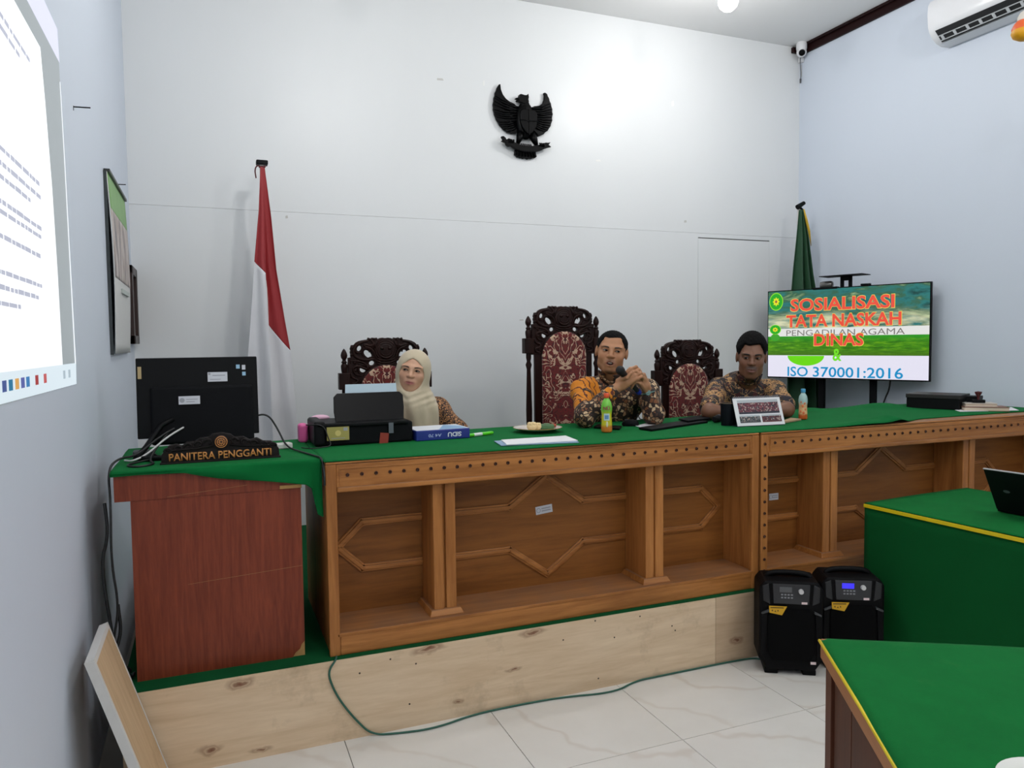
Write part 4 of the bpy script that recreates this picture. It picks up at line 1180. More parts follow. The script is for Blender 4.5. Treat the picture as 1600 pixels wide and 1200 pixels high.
    trousers(p, pel+Vector((0, 0, -.02)), [pel+Vector((-.09, -.42, .02)), pel+Vector((.09, -.42, .02))], [Vector((pel.x-.09, 3.66, ZP+.08)), Vector((pel.x+.09, 3.66, ZP+.08))], (42, 34, 34))
person_woman()
# ------------------------------------------------------------------ things on the desks
BLK = M('black_plastic', (9, 10, 12), .5, spec=.14); BLK2 = M('black_plastic_matt', (12, 13, 16), .65, spec=.12); GLOSS = M('black_gloss', (4, 4, 6), .3, spec=.15)
PAPER = M('white_paper', (226, 226, 228), .6); BLUEP = M('blue_paper', (132, 158, 184), .6); PALEP = M('pale_blue_sheet', (176, 196, 208), .6)
def pq(x, y, Y): p = aty(x, y, Y); return (p.x, p.z)
def txt(parent, s, M4, w, h, mat, bold=.02, depth=0.0, name='lettering'):
    return obj_from_mesh(name, place(text_mesh(s, w, h, depth, bold), M4), mat, parent)
def facing(loc, rz=0, tilt=0, roll=0):       # lettering plane facing -y at loc
    return Matrix.Translation(Vector(loc)) @ Matrix.Rotation(rz, 4, 'Z') @ Matrix.Rotation(-tilt, 4, 'X') @ XZ @ Matrix.Rotation(roll, 4, 'Z')
# monitor seen from the back
mx, my, mz = -.045, 3.44, ZT
mo = thing('computer_monitor', 'black all-in-one computer seen from the back with white stickers', 'computer', (mx, my, mz), .0)
tl = Matrix.Rotation(-.10, 3, 'X')
MB().box((0, .0, .238), (.472, .018, .332), tl).build('display_shell', BLK, mo, None, .004)
MB().box((.015, -.020, .165), (.400, .030, .240), tl).build('rear_housing', BLK2, mo, None, .012, 3)
MB().b2((-.13, -.03, .13), (.0, .01, .155)).build('hinge_bar', BLK, mo, None, .006)
st = MB().tube([(-.10, -.03, .15), (-.145, -.045, .13), (-.20, -.10, .05), (-.235, -.15, .012), (-.20, -.155, .010), (-.02, -.155, .010)], .011, 10).tube([(.02, -.03, .145), (.02, .06, .06), (.02, .12, .012)], .011, 10)
st.build('easel_stand', BLK, mo, 180)
M('sticker_beige', (178, 156, 112), .6); M('sticker_blue', (150, 190, 215), .5)
def mst(x, y, w, h, mat, nm='sticker'):
    p = aty(x, y, my-.03); 
    lx, lz = p.x-mx, p.z-mz
    back = -.034 if (abs(lx-.015) < .19 and lz < .28) else -.013
    o = MB().box((0, 0, 0), (w, .001, h)).build(nm, mat, mo, None)
    o.location = Vector((lx, back-.10*(lz-.238)*-1+(-.0035), lz)); o.rotation_euler = (-.10, 0, 0)
    return o
a = mst(340, 589, .078, .040, MATS['sticker_white']); MB().b2((-.03, -.0012, -.012), (.012, -.0004, -.009)).b2((-.02, -.0012, .004), (.03, -.0004, .008)).lathe([(0, 0), (.005, 0), (.005, .0005)], (-.032, -.0008, .013), 10, Matrix.Rotation(PI/2, 3, 'X')).build('print', MATS['sticker_grey_print'], a, None)
b = mst(296, 625, .082, .034, MATS['sticker_white']); MB().b2((-.012, -.0012, .002), (.032, -.0004, .005)).b2((-.012, -.0012, -.008), (.02, -.0004, -.005)).lathe([(.006, 0), (.010, 0), (.010, .0005), (.006, .0005)], (-.028, -.0008, 0), 12, Matrix.Rotation(PI/2, 3, 'X')).build('print', MATS['sticker_grey_print'], b, None)
mst(372, 573, .015, .017, MATS['sticker_blue']); mst(381, 574, .014, .020, MATS['sticker_white']); mst(381.5, 584, .014, .016, MATS['sticker_blue'])
mst(217, 583, .014, .050, MATS['sticker_beige'])
# carved name board
SY = 3.155
nbd = thing('name_board', 'dark carved wooden name board reading PANITERA PENGGANTI in front of the monitor', 'sign', (0, 0, 0))
po = [(252,731),(252,711),(259,703),(263,697),(275,694),(284,697),(292,691),(304,690),(312,685),(326,683),(332,678),(346,676),(360,678),(366,683),(380,682),(390,687),(402,684),(412,689),(424,689),(430,694),(436,700),(437,719)]
pts = [pq(x, y, SY) for x, y in po]
ref = pq(345, 715, SY)
base = ZT
pts = [(x, max(z, base)) if i not in (0, len(po)-1) else (x, base) for i, (x, z) in enumerate(pts)]
NBW = wood('name_board_wood', (20, 17, 17), (38, 32, 30), 'x', 4, .5, 8, .06, spec=.15)
M('gold_letter', (206, 138, 72), .5)
MB().prism(pts, SY, SY+.03).build('board', NBW, nbd, None, .003)
xl, xr = pts[0][0], pts[-1][0]; xc = (xl+xr)/2
MB().b2((xl-.004, SY-.012, base), (xr+.004, SY+.05, base+.008)).build('foot', NBW, nbd, None, .002)
rv = MB()
for s in (-1, 1):
    for k in range(5):
        c = (xc+s*(.045+.036*k), base+.076-.007*k)
        rv.tube([(c[0]+s*q[0], SY-.003, c[1]+q[1]) for q in spiral((0, 0), .017, .004, 0, 4.6, 14)], .0042, 6)
    rv.tube([(xc+s*.03, SY-.003, base+.062), (xc+s*.10, SY-.004, base+.055), (xc+s*.18, SY-.003, base+.052), (xc+s*.205, SY-.002, base+.058)], .004, 6)
rv.build('carving', NBW, nbd, 180)
md = pq(345.5, 690, SY)
Rx = Matrix.Rotation(PI/2, 3, 'X')
me_ = MB().lathe([(0, .012), (.020, .012), (.024, .008), (.025, 0)], (md[0], SY, md[1]), 24, Rx).build('medallion', M('medallion_wood', (60, 34, 24), .5), nbd, 50)
rg = MB()
for r in (.0215, .0145, .006): rg.tube([(md[0]+r*math.cos(a), SY-.013, md[1]+r*math.sin(a)) for a in np.linspace(0, 2*PI, 25)[:-1]], .0014, 6, True)
for k in range(8): rg.tube([(md[0]+.007*math.cos(k*PI/4), SY-.013, md[1]+.007*math.sin(k*PI/4)), (md[0]+.013*math.cos(k*PI/4), SY-.013, md[1]+.013*math.sin(k*PI/4))], .0013, 6)
rg.build('emblem', MATS['gold_letter'], me_, 180)
txt(nbd, 'PANITERA PENGGANTI', facing((pq(346, 717, SY)[0], SY-.0015, base+.026)), .375, .030, MATS['gold_letter'], .018, .003)
# loose cables by the monitor
CB = M('black_cable', (14, 14, 15), .5); CW = M('white_cable', (200, 200, 198), .5)
def cable(name, pts, r, mat, label, cat='cable', group=None):
    p = chaikin([tuple(q) for q in pts], 3, False)
    o = MB().tube(p, r, 8).build(name, mat, None, 180); tag(o, label, cat, group); return o
def on(x, y, h=.006): p = atz(x, y, ZT+h); return (p.x, p.y, p.z)
cable('monitor_cable', [(.17, 3.45, 1.26), (.23, 3.45, 1.27), (.27, 3.44, 1.20), (.30, 3.40, ZT+.008), (.34, 3.25, ZT+.006), (.385, 3.08, ZT+.006), (.40, 3.02, ZT+.006), (.402, 2.975, 1.07), (.402, 2.972, 1.02)], .004, CB, 'thin black cable running from the monitor to the carved desk front')
cable('monitor_cable', [(-.16, 3.40, 1.22), (-.21, 3.33, 1.16), (-.23, 3.24, ZT+.006), (-.20, 3.16, ZT+.005), (-.26, 3.10, ZT+.005), (-.31, 3.16, ZT+.006), (-.25, 3.26, ZT+.006), (-.19, 3.30, ZT+.008), (-.24, 3.36, ZT+.03)], .0042, CB, 'coiled black cable lying left of the carved name board')
cable('monitor_cable', [(-.12, 3.42, 1.24), (-.20, 3.36, 1.20), (-.28, 3.30, ZT+.02), (-.33, 3.20, ZT+.03), (-.36, 3.12, 1.12), (-.345, 3.04, 1.0), (-.35, 3.02, .8), (-.33, 3.03, .62), (-.36, 3.03, .48), (-.33, 3.04, .40), (-.30, 3.06, ZP+.05), (-.32, 3.10, ZP+.006)], .0045, CB, 'black cable dropping beside the veneered desk to the platform')
cable('monitor_cable', [(-.10, 3.41, 1.235), (-.17, 3.34, 1.20), (-.24, 3.30, 1.14), (-.29, 3.26, ZT+.006), (-.32, 3.30, ZT+.006)], .004, CW, 'white cable leaving the back of the all-in-one computer')
pst = MB().box((0, 0, .012), (.10, .045, .024)).build('power_adapter', M('white_plastic', (205, 203, 198), .45), None, None, .005); pst.location = (.275, 3.42, ZT); pst.rotation_euler = (0, 0, .25)
tag(pst, 'small white adapter lying between the monitor and the printer', 'adapter')
ad = MB().box((0, 0, .018), (.08, .05, .036)).build('power_brick', M('grey_plastic', (60, 62, 66), .5), None, None, .006); ad.location = (-.255, 3.36, ZT)
tag(ad, 'dark grey power brick among the cables beside the monitor', 'adapter')

# printer
pr_ = thing('printer', 'black inkjet printer with raised paper support and coloured stickers', 'printer', (.63, 3.44, ZT), 0)
fr = 3.40-3.44
MB().b2((-.205, fr, .0), (.235, .26, .095)).build('body', BLK2, pr_, None, .010, 3)
MB().b2((-.200, fr-.012, .082), (.215, .20, .102)).build('top_cover', BLK, pr_, None, .006)
MB().b2((-.212, fr-.012, .002), (-.162, .20, .112)).build('ink_tank', BLK, pr_, None, .012, 3)
tr = [(-.155, 0), (.160, 0), (.166, .06), (.166, .118), (.150, .135), (-.140, .135), (-.157, .118), (-.160, .05)]
trm = Matrix.Translation((.048, .02, .098)) @ Matrix.Rotation(-.28, 4, 'X')
MB().prism(tr, 0, .008, trm).build('paper_support', GLOSS, pr_, None, .003)
MB().prism([(-.128, .06), (.118, .06), (.118, .178), (-.120, .178)], -.010, -.008, trm @ Matrix.Translation((.022, .022, 0))).build('paper', PALEP, pr_, None)
def pst_(x, y, w, h, mat, nm='sticker', rot=0):
    p = aty(x, y, 3.40); o = MB().box((0, 0, 0), (w, .001, h)).build(nm, mat, pr_, None); o.location = (p.x-.63, fr-.001 if p.z-ZT < .08 else fr-.0135, p.z-ZT); o.rotation_euler = (0, rot, 0); return o
g = pst_(527.5, 677, .098, .060, M('sticker_gold', (168, 156, 84), .5)); g.location.y = fr-.014
MB().lathe([(0, 0), (.013, 0), (.013, .0006)], (0, -.0007, .002), 18, Rx).build('seal', M('sticker_gold_seal', (214, 196, 120), .4), g, 50)
MB().b2((-.03, -.0012, -.022), (.03, -.0004, -.019)).b2((.024, -.0012, .012), (.042, -.0004, .026)).build('print', MATS['sticker_grey_print'], g, None)
s_ = pst_(600, 685, .040, .052, M('sticker_red', (150, 52, 34), .5), 'sticker', .12); s_.location.y = fr-.004
s2 = pst_(610, 668, .022, .048, M('sticker_silver', (92, 98, 104), .4)); s2.location.y = fr-.0145
cable('printer_cable', [(.385, 3.40, ZT+.10), (.46, 3.375, ZT+.10), (.475, 3.37, ZT+.04), (.49, 3.36, ZT+.006), (.44, 3.33, ZT+.006), (.40, 3.30, ZT+.006), (.36, 3.36, ZT+.006)], .0026, CB, 'thin black cord looping at the front of the printer')
pk = thing('tape_dispenser', 'pink plastic desk item standing behind the left end of the printer', 'stationery', (.393, 3.60, ZT))
MB().b2((-.022, -.03, 0), (.022, .03, .088)).build('body', M('pink_plastic', (226, 96, 160), .4), pk, None, .014, 3)
MB().ell((.085, .04, .105), (.045, .02, .016), None, 12, 8).cyl((.02, .01, .07), (.07, .04, .10), .010).build('top_piece', M('pale_pink', (238, 190, 212), .4), pk, 180)

# ream of copy paper
rm = thing('paper_ream', 'blue and white wrapped ream of copy paper beside the printer', 'paper', (1.005, 3.44, ZT), .05)
MB().b2((-.133, -.055, 0), (.133, .135, .048)).build('wrapper', M('wrap_blue', (30, 46, 132), .35), rm, None, .004)
tp = MB().b2((-.130, -.052, .0481), (.130, .132, .0492)).build('top_label', M('wrap_white', (222, 226, 234), .35), rm, None)
MB().prism([(-.02, -.05), (.12, -.05), (.12, .05), (.06, .12)], .0492, .0496, Matrix(((1,0,0,0),(0,0,1,0),(0,1,0,0),(0,0,0,1)))).build('blue_swash', M('wrap_sky', (120, 166, 206), .35), tp, None)
WH = M('print_white', (226, 228, 236), .4)
txt(rm, 'SiDU', facing((.055, -.0556, .023), 0, 0, PI), .068, .022, WH, .03)
txt(rm, 'A4 70', facing((-.042, -.0556, .0225), 0, 0, PI), .064, .015, M('print_pale_blue', (172, 184, 220), .4), .02)
# marker pen
p0, p1 = atz(728, 681, ZT+.009), atz(770, 676, ZT+.009); dd = (p1-p0); L = dd.length
mk = thing('marker_pen', 'bright green marker pen with a white label lying on the cloth', 'pen', p0, math.atan2(dd.y, dd.x)-PI/2)
GRN = M('marker_green', (86, 206, 24), .35); Ry = Matrix.Rotation(-PI/2, 3, 'X')
MB().lathe([(.007, 0), (.008, .004), (.008, L*.30)], (0, 0, 0), 14, Ry).build('barrel', GRN, mk, 50)
MB().lathe([(.0083, L*.28), (.0083, L*.58)], (0, 0, 0), 14, Ry).build('label', PAPER, mk, 50)
MB().lathe([(.008, L*.56), (.0086, L*.6), (.0086, L*.95), (.006, L)], (0, 0, 0), 14, Ry).build('cap', GRN, mk, 50)
# plate with snacks
pl = atz(840, 674, ZT)
pt = thing('snack_plate', 'white plate with gold rim holding snacks, on the green cloth', 'plate', pl)
MB().lathe([(.0, .002), (.06, .002), (.072, .004), (.100, .013), (.122, .019), (.124, .021), (.121, .0222), (.098, .0175), (.07, .0085), (.0, .007)], n=40).build('dish', M('porcelain', (222, 214, 206), .15), pt, 60)
MB().tube([(.1235*math.cos(a), .1235*math.sin(a), .021) for a in np.linspace(0, 2*PI, 41)[:-1]], .0016, 6, True).build('gold_rim', M('rim_gold', (170, 130, 70), .3, .5), pt, 180)
CR = M('cream_bun', (224, 198, 148), .7, var=.15, vscale=40)
def bun(dx, dy, r, lab, mat=CR):
    m = MB().ell((0, 0, 0), (r, r*.95, r*.82), None, 16, 10); 
    for k in range(6): m.ell((r*.55*math.cos(k), r*.55*math.sin(k), r*.5), (r*.4, r*.4, r*.35), None, 8, 6)
    o = m.build('snack_bun', mat, None, 180); o.location = pl+Vector((dx, dy, .009+r*.78)); tag(o, lab, 'snack', 'cream buns on the plate'); return o
bun(-.040, -.020, .026, 'large round cream bun at the bare side of the white plate')
bun(-.005, -.008, .022, 'small cream bun between the large bun and the green parcel')
lw = thing('leaf_parcel', 'green leaf wrapped snack lying beside the cream buns', 'snack', pl+Vector((.046, -.012, .010)), -.35)
MB().box((0, 0, .013), (.075, .040, .026)).build('wrapping', M('banana_leaf', (66, 104, 62), .4, var=.25, vscale=30), lw, None, .009, 3)
MB().box((.0, -.0, .027), (.03, .03, .004)).build('folded_flap', M('banana_leaf_pale', (98, 128, 88), .4), lw, None, .002)
rs = MB().ell((0, 0, 0), (.018, .015, .010), None, 12, 8).ell((.012, .006, -.001), (.012, .010, .008), None, 10, 6).build('red_snack', M('red_snack', (168, 72, 48), .5), None, 180); rs.location = pl+Vector((.086, .002, .026)); tag(rs, 'small red snack at the rim of the plate beside the green parcel', 'snack')
# papers at the front edge
def sheet(name, corners, mat, label, z, th=.0012, cat='paper', group=None):
    vs = [(p.x, p.y, z) for p in corners]+[(p.x, p.y, z+th) for p in corners]
    o = MB().add(vs, [(0,1,2,3)[::-1], (4,5,6,7), (0,1,5,4), (1,2,6,5), (2,3,7,6), (3,0,4,7)]).build(name, mat, None, None); tag(o, label, cat, group); return o
c = [atz(*q, ZT) for q in ((772, 690), (783, 697), (905, 692), (880, 682))]
sheet('document_folder', c, BLUEP, 'pale blue folder under the white papers at the desk edge', ZT+.0005, .003)
c = [atz(*q, ZT+.004) for q in ((783, 688), (792, 695.5), (903, 689), (884, 681.5))]
sheet('paper_stack', c, PAPER, 'white printed papers lying on the pale blue folder', ZT+.004, .003)
# drink bottles
def bottle(loc, scale, label, low, mid, top, cap, text, rotz):
    t = thing('drink_bottle', label, 'bottle', loc, rotz, 'plastic drink bottles'); t.scale = (scale,)*3
    prof = [(.026, 0), (.029, .004), (.030, .012), (.0295, .05), (.0275, .085), (.027, .10), (.0305, .125), (.0308, .145), (.026, .172), (.017, .188), (.0125, .196), (.0125, .20)]
    prof = [(r*1.05, z) for r, z in prof]
    bm = NT('bottle_%d_%d' % (low[0], top[0])); z = bm.n('SeparateXYZ', {0: bm.n('TexCoord').outputs['Object']}).outputs[2]
    nz = bm.noise(bm.coord(), 45, 2, .5, 1.5)
    f = bm.math('ADD', bm.math('DIVIDE', z, .2), bm.math('MULTIPLY', bm.math('SUBTRACT', nz, .5), .10))
    c_ = bm.ramp(f, [(.0, lin(*low)), (.16, lin(*low)), (.22, lin(*mid)), (.50, lin(*mid)), (.66, lin(*top)), (1.0, lin(*top))])
    bm.P(Base_Color=c_, Roughness=.18)
    MB().lathe(prof, n=28).build('bottle_body', bm.m, t, 60)
    MB().lathe([(.0145, .198), (.0165, .2), (.0165, .222), (.0145, .226), (.0, .226)], n=20).build('cap', M('cap_%d' % cap[0], cap, .35), t, 50)
    if text:
        def wrap(me, r, zc):
            for v in me.vertices:
                a = v.co.x/r; v.co = (r*math.sin(a), -r*math.cos(a), zc+v.co.y)
            me.update(); return me
        obj_from_mesh('lettering', wrap(text_mesh('NÜ', .042, .024, 0, .035), .0332, .142), M('letter_crimson', (150, 24, 62), .4), t)
        q = MB().grid(lambda u, v: (.0312*math.sin((u-.5)*1.1), -.0312*math.cos((u-.5)*1.1), .070+.040*v), 8, 2).build('white_blue_patch', M('patch_pale', (188, 206, 206), .4), t, 180)
        q2 = MB().grid(lambda u, v: (.0322*math.sin((u-.5)*.7), -.0322*math.cos((u-.5)*.7), .078+.022*v), 8, 2).build('blue_print', M('patch_blue', (96, 140, 186), .4), t, 180)
        MB().ell((.002, -.0320, .048), (.006, .002, .018), None, 10, 8).build('pale_print', M('patch_cream', (230, 220, 180), .4), t, 180)
    else:
        q = MB()
        for k, (a, zz, r) in enumerate(((-.5, .06, .010), (.1, .05, .012), (.5, .075, .009), (-.1, .10, .011), (.3, .12, .010), (-.4, .13, .009))):
            q.ell((.0302*math.sin(a), -.0302*math.cos(a), zz), (r*.8, .0025, r), None, 8, 6)
        q.build('fruit_print', M('patch_peach', (226, 120, 70), .4, var=.4, vscale=50), t, 180)
    return t
b1 = atz(948, 675, ZT); b2_ = atz(1254.5, 655, ZT)
bottle((b1.x, b1.y, ZT), .86, 'green and yellow tea bottle with an orange cap reading NÜ', (206, 122, 50), (206, 196, 40), (112, 190, 60), (232, 92, 52), True, -.5)
bottle((b2_.x, b2_.y, ZT), .76, 'peach printed drink bottle with a light blue cap beside the photo calendar', (196, 92, 44), (222, 178, 128), (158, 190, 186), (72, 160, 206), False, -.7)
# small black things between the bottle and the calendar
def slab(name, corners, z, th, mat, label, cat, bev=.002):
    vs = [(p.x, p.y, z) for p in corners]+[(p.x, p.y, z+th) for p in corners]
    o = MB().add(vs, [(3,2,1,0), (4,5,6,7), (0,1,5,4), (1,2,6,5), (2,3,7,6), (3,0,4,7)]).build(name, mat, None, None, bev); tag(o, label, cat); return o
slab('mobile_phone', [atz(*q, ZT) for q in ((928, 669), (968, 672), (972, 668), (934, 665))], ZT+.0005, .008, GLOSS, 'black mobile phone lying behind the green tea bottle', 'phone')
ms = atz(985, 665, ZT)
mu = thing('computer_mouse', 'black computer mouse on the cloth beside the green tea bottle', 'mouse', ms, -.5)
MB().ell((0, 0, .010), (.046, .030, .024), None, 20, 12).b2((-.040, -.024, .0), (.040, .024, .008)).build('shell', BLK2, mu, 180)
MB().ell((-.022, -.0, .031), (.010, .003, .004), None, 10, 6).build('wheel', M('grey_plastic', (60, 62, 66), .5), mu, 180)
cable('mouse_cord', [ms+Vector((.04, .02, .012)), ms+Vector((.09, .08, .03)), ms+Vector((.13, .14, .05)), ms+Vector((.18, .20, .004)), ms+Vector((.24, .24, .004))], .0025, CB, 'thin black cord behind the computer mouse')
slab('tablet_computer', [atz(*q, ZT) for q in ((998, 671), (1018, 674), (1106, 661), (1080, 658))], ZT+.0005, .011, BLK, 'flat black tablet lying near the front edge of the desk', 'tablet')
sheet('note_paper', [atz(*q, ZT) for q in ((993, 666), (1000, 668), (1040, 664), (1012, 661))], PAPER, 'small white paper sticking out behind the black tablet', ZT+.001, .001)
sheet('note_paper', [atz(*q, ZT) for q in ((1040, 662), (1043, 664), (1065, 661.5), (1058, 660))], PAPER, 'white paper slip lying behind the black tablet beside the phones', ZT+.001, .001)
slab('mobile_phone', [atz(*q, ZT) for q in ((1060, 660), (1075, 663.5), (1110, 658.5), (1092, 655))], ZT+.0118, .010, BLK2, 'matt black phone lying between the tablet and the black cup', 'phone')
slab('wallet', [atz(*q, ZT) for q in ((1090, 654), (1098, 656.5), (1116, 654), (1106, 651.5))], ZT+.0006, .014, BLK, 'small black wallet behind the matt black phone', 'wallet')
wm = atz(1120, 660, ZT)
wmt = thing('handheld_radio', 'dark rounded device lying beside the black cup', 'device', wm, .6)
MB().lathe([(0, -.045), (.014, -.043), (.017, -.03), (.017, .02), (.020, .03), (.020, .045), (0, .046)], (0, 0, .020), 16, Matrix.Rotation(PI/2, 3, 'Y')).build('case', BLK2, wmt, 50)
MB().lathe([(.0205, .022), (.0215, .026), (.0215, .034), (.0205, .038)], (0, 0, .020), 16, Matrix.Rotation(PI/2, 3, 'Y')).build('ring', M('grey_plastic', (60, 62, 66), .5), wmt, 50)
cp = atz(1136, 664.5, ZT)
cu_ = thing('cup', 'dark cup standing against the photo calendar', 'cup', cp)
MB().lathe([(.0, .004), (.028, .004), (.030, 0), (.031, .004), (.034, .09), (.036, .118), (.0345, .118), (.032, .09), (.029, .010), (.0, .009)], n=28).build('vessel', M('dark_mug', (12, 15, 22), .5, spec=.15), cu_, 60)
MB().tube([(.036*math.cos(a), .036*math.sin(a), .118) for a in np.linspace(0, 2*PI, 29)[:-1]], .0014, 6, True).build('rim', M('mug_rim', (120, 96, 70), .4), cu_, 180)
# desk calendar with photos
k0, k1 = atz(1154, 667, ZT), atz(1226, 663.5, ZT); kd = (k1-k0); kL = kd.length
dc = thing('desk_calendar', 'white tent desk calendar with group photos and wire binding', 'calendar', k0, math.atan2(kd.y, kd.x))
hC = .148; dC = .055
cardM = Matrix.Rotation(-math.atan2(dC, hC), 4, 'X')
lenC = math.hypot(hC, dC)
NAVY = M('navy_board', (22, 26, 42), .5)
front = MB().b2((-.004, 0, 0), (kL+.004, .002, lenC)).build('front_card', PAPER, dc, None); front.matrix_local = cardM
bk = MB().b2((-.004, -.003, 0), (kL+.004, 0, lenC)).build('back_card', NAVY, dc, None); bk.matrix_local = Matrix.Translation((0, 2*dC, 0)) @ Matrix.Rotation(math.atan2(dC, hC), 4, 'X')
MB().b2((-.004, 0, 0), (kL+.004, 2*dC, .003)).build('base_card', NAVY, dc, None)
def photo_mat(name, a, b, c):
    t = NT(name); v = t.coord(); vo = t.n('TexVoronoi', {'Vector': v, 'Scale': 170.0}).outputs['Color']
    z = t.n('SeparateXYZ', {0: t.n('TexCoord').outputs['Generated']}).outputs[2]
    cr = t.n('SeparateColor', {0: vo}).outputs[0]
    people = t.ramp(cr, [(0, lin(*a)), (.35, lin(*b)), (.6, lin(*c)), (.85, lin(170, 150, 140))], 'CONSTANT')
    bgd = t.mix(t.math('GREATER_THAN', z, .80), people, lin(176, 182, 186)); bgd = t.mix(t.math('LESS_THAN', z, .14), bgd, lin(*b))
    t.P(Base_Color=bgd, Roughness=.35); return t.m
for (xa, xb, za, zb, m) in ((.07, .95, .42, .90, photo_mat('photo_red', (92, 26, 40), (40, 40, 52), (120, 60, 70))), (.06, .50, .12, .38, photo_mat('photo_grey', (40, 52, 50), (64, 62, 66), (110, 108, 110))), (.54, .96, .12, .38, photo_mat('photo_hall', (70, 26, 34), (96, 48, 48), (60, 60, 70)))):
    MB().b2((kL*xa, -.0008, lenC*za), (kL*xb, .0, lenC*zb)).build('photo', m, front, None)
wr = MB()
for k in range(26): wr.tube([((k+.5)*kL/26, .004+.006*math.cos(a), lenC-.002+.007*math.sin(a)) for a in np.linspace(0, 2*PI, 11)[:-1]], .0009, 5, True)
wr.build('wire_binding', M('wire_white', (200, 200, 205), .3, .6), front, 180)
sheet('notebook', [atz(*q, ZT) for q in ((1222, 660), (1226, 661.5), (1252, 657), (1236, 655))], M('notebook_kraft', (168, 140, 108), .6), 'thin tan notebook with dark cover beside the photo calendar', ZT+.001, .008, 'book')
# boxes, books and stamp at the far right
bx = atz(1462, 640, ZT)
q0, q1 = atz(1416, 637, ZT), atz(1499, 641, ZT); bl = (q1-q0).length
bo = thing('document_box', 'large black lidded box at the right end of the bench', 'box', q0, math.atan2((q1-q0).y, (q1-q0).x))
MB().b2((0, 0, 0), (bl, .22, .072)).build('box_body', BLK, bo, None, .003); MB().b2((-.004, -.004, .066), (bl+.004, .224, .092)).build('lid', M('black_lid', (26, 22, 22), .5), bo, None, .003)
MB().b2((bl*.45, .05, .0922), (bl*.72, .12, .0926)).build('lid_print', M('lid_maroon', (70, 34, 32), .5), bo, None)
q2 = atz(1513, 640, ZT)
bo2 = thing('document_box', 'small black box behind the large lidded box', 'box', q0+(q1-q0).normalized()*(bl+.014)+Vector((-(q1-q0).y, (q1-q0).x, 0)).normalized()*.10, math.atan2((q1-q0).y, (q1-q0).x))
MB().b2((0, 0, 0), (.065, .10, .080)).build('box_body', BLK2, bo2, None, .003); MB().b2((-.002, -.002, .062), (.067, .102, .083)).build('lid', BLK, bo2, None, .002)
e0, e1 = atz(1506, 642, ZT), atz(1578, 643, ZT); ed_ = e1-e0; el = ed_.length; er = math.atan2(ed_.y, ed_.x)
def book(loc, w, d, h, label, cover, rot):
    t = thing('book', label, 'book', loc, rot, 'books under the stamp')
    MB().b2((.003, .003, .003), (w-.003, d-.003, h-.003)).build('pages', M('book_pages', (206, 190, 170), .7), t, None)
    MB().b2((0, 0, 0), (w, d, .003)).b2((0, 0, h-.003), (w, d, h)).b2((0, d-.004, 0), (w, d, h)).build('cover', cover, t, None)
    return t
book((e0.x, e0.y, ZT), el, .15, .024, 'lower pale book with brown cover under the stamp', M('cover_brown', (122, 84, 66), .5), er)
bk2 = Vector((e0.x, e0.y, 0))+ed_.normalized()*.012+Vector((.02, .02, 0))
book((bk2.x, bk2.y, ZT+.0245), el*.72, .13, .020, 'upper cream book directly under the stamp', M('cover_cream', (206, 198, 186), .5), er+.05)
sheet('loose_papers', [atz(*q, ZT) for q in ((1492, 641), (1500, 643.5), (1592, 641.5), (1580, 636.5))], PAPER, 'loose white papers under the two books', ZT+.0004, .002)
sp = bk2+ed_.normalized()*(el*.34)+Vector((.03, .04, 0))
sm_ = thing('rubber_stamp', 'black rubber stamp with a dark red handle standing on the books', 'stamp', (sp.x, sp.y, ZT+.045), er)
MB().b2((-.035, -.02, 0), (.035, .02, .020)).build('stamp_base', BLK, sm_, None, .004)
MB().lathe([(.008, .018), (.007, .034), (.010, .042), (.019, .060), (.020, .068), (.0, .072)], n=18).build('handle', M('stamp_red', (72, 16, 20), .35), sm_, 60)
# laptop on the green table (seen from behind the lid)
l0 = atz(1556, 799, .755); ldir = Vector((.013, -.123, 0)).normalized()
lt = thing('laptop', 'open black laptop seen from behind on the green felt table', 'laptop', (l0.x, l0.y, .7555), math.atan2(ldir.y, ldir.x))
MB().b2((0, .01, 0), (.36, .25, .016)).build('base', BLK, lt, None, .004)
MB().b2((.02, .04, .016), (.34, .14, .0168)).build('keyboard', BLK2, lt, None)
ld = MB().b2((0, -.008, 0), (.36, 0, .232)).build('lid', M('laptop_black', (12, 15, 17), .5, spec=.15), lt, None, .004); ld.matrix_local = Matrix.Translation((0, .012, .012)) @ Matrix.Rotation(.52, 4, 'X')
MB().b2((.012, .0, .014), (.348, .0008, .224)).build('screen', GLOSS, ld, None)
MB().b2((0, -.0085, .2295), (.36, .0, .2325)).build('lid_edge', M('edge_grey', (150, 150, 150), .4), ld, None)
MB().lathe([(.013, 0), (.015, 0), (.015, .0004), (.013, .0004)], (.075, -.0084, .118), 20, Rx, 1.0, .55).build('lid_logo', M('logo_grey', (84, 90, 94), .4), ld, 50)
wdp = atz(1650, 1258, .753)
wd_ = thing('dish', 'white round dish on the worn green table top', 'dish', (wdp.x, wdp.y, .7525))
MB().lathe([(.0, .003), (.045, .003), (.05, 0), (.052, .004), (.075, .02), (.088, .034), (.090, .036), (.086, .036), (.07, .024), (.045, .010), (.0, .009)], n=40).build('bowl', M('dish_white', (214, 214, 208), .35), wd_, 60)
MB().lathe([(.0, .009), (.03, .0095), (.032, .012), (.0, .0125)], n=24).build('dish_centre', M('dish_white2', (220, 220, 214), .35), wd_, 50)
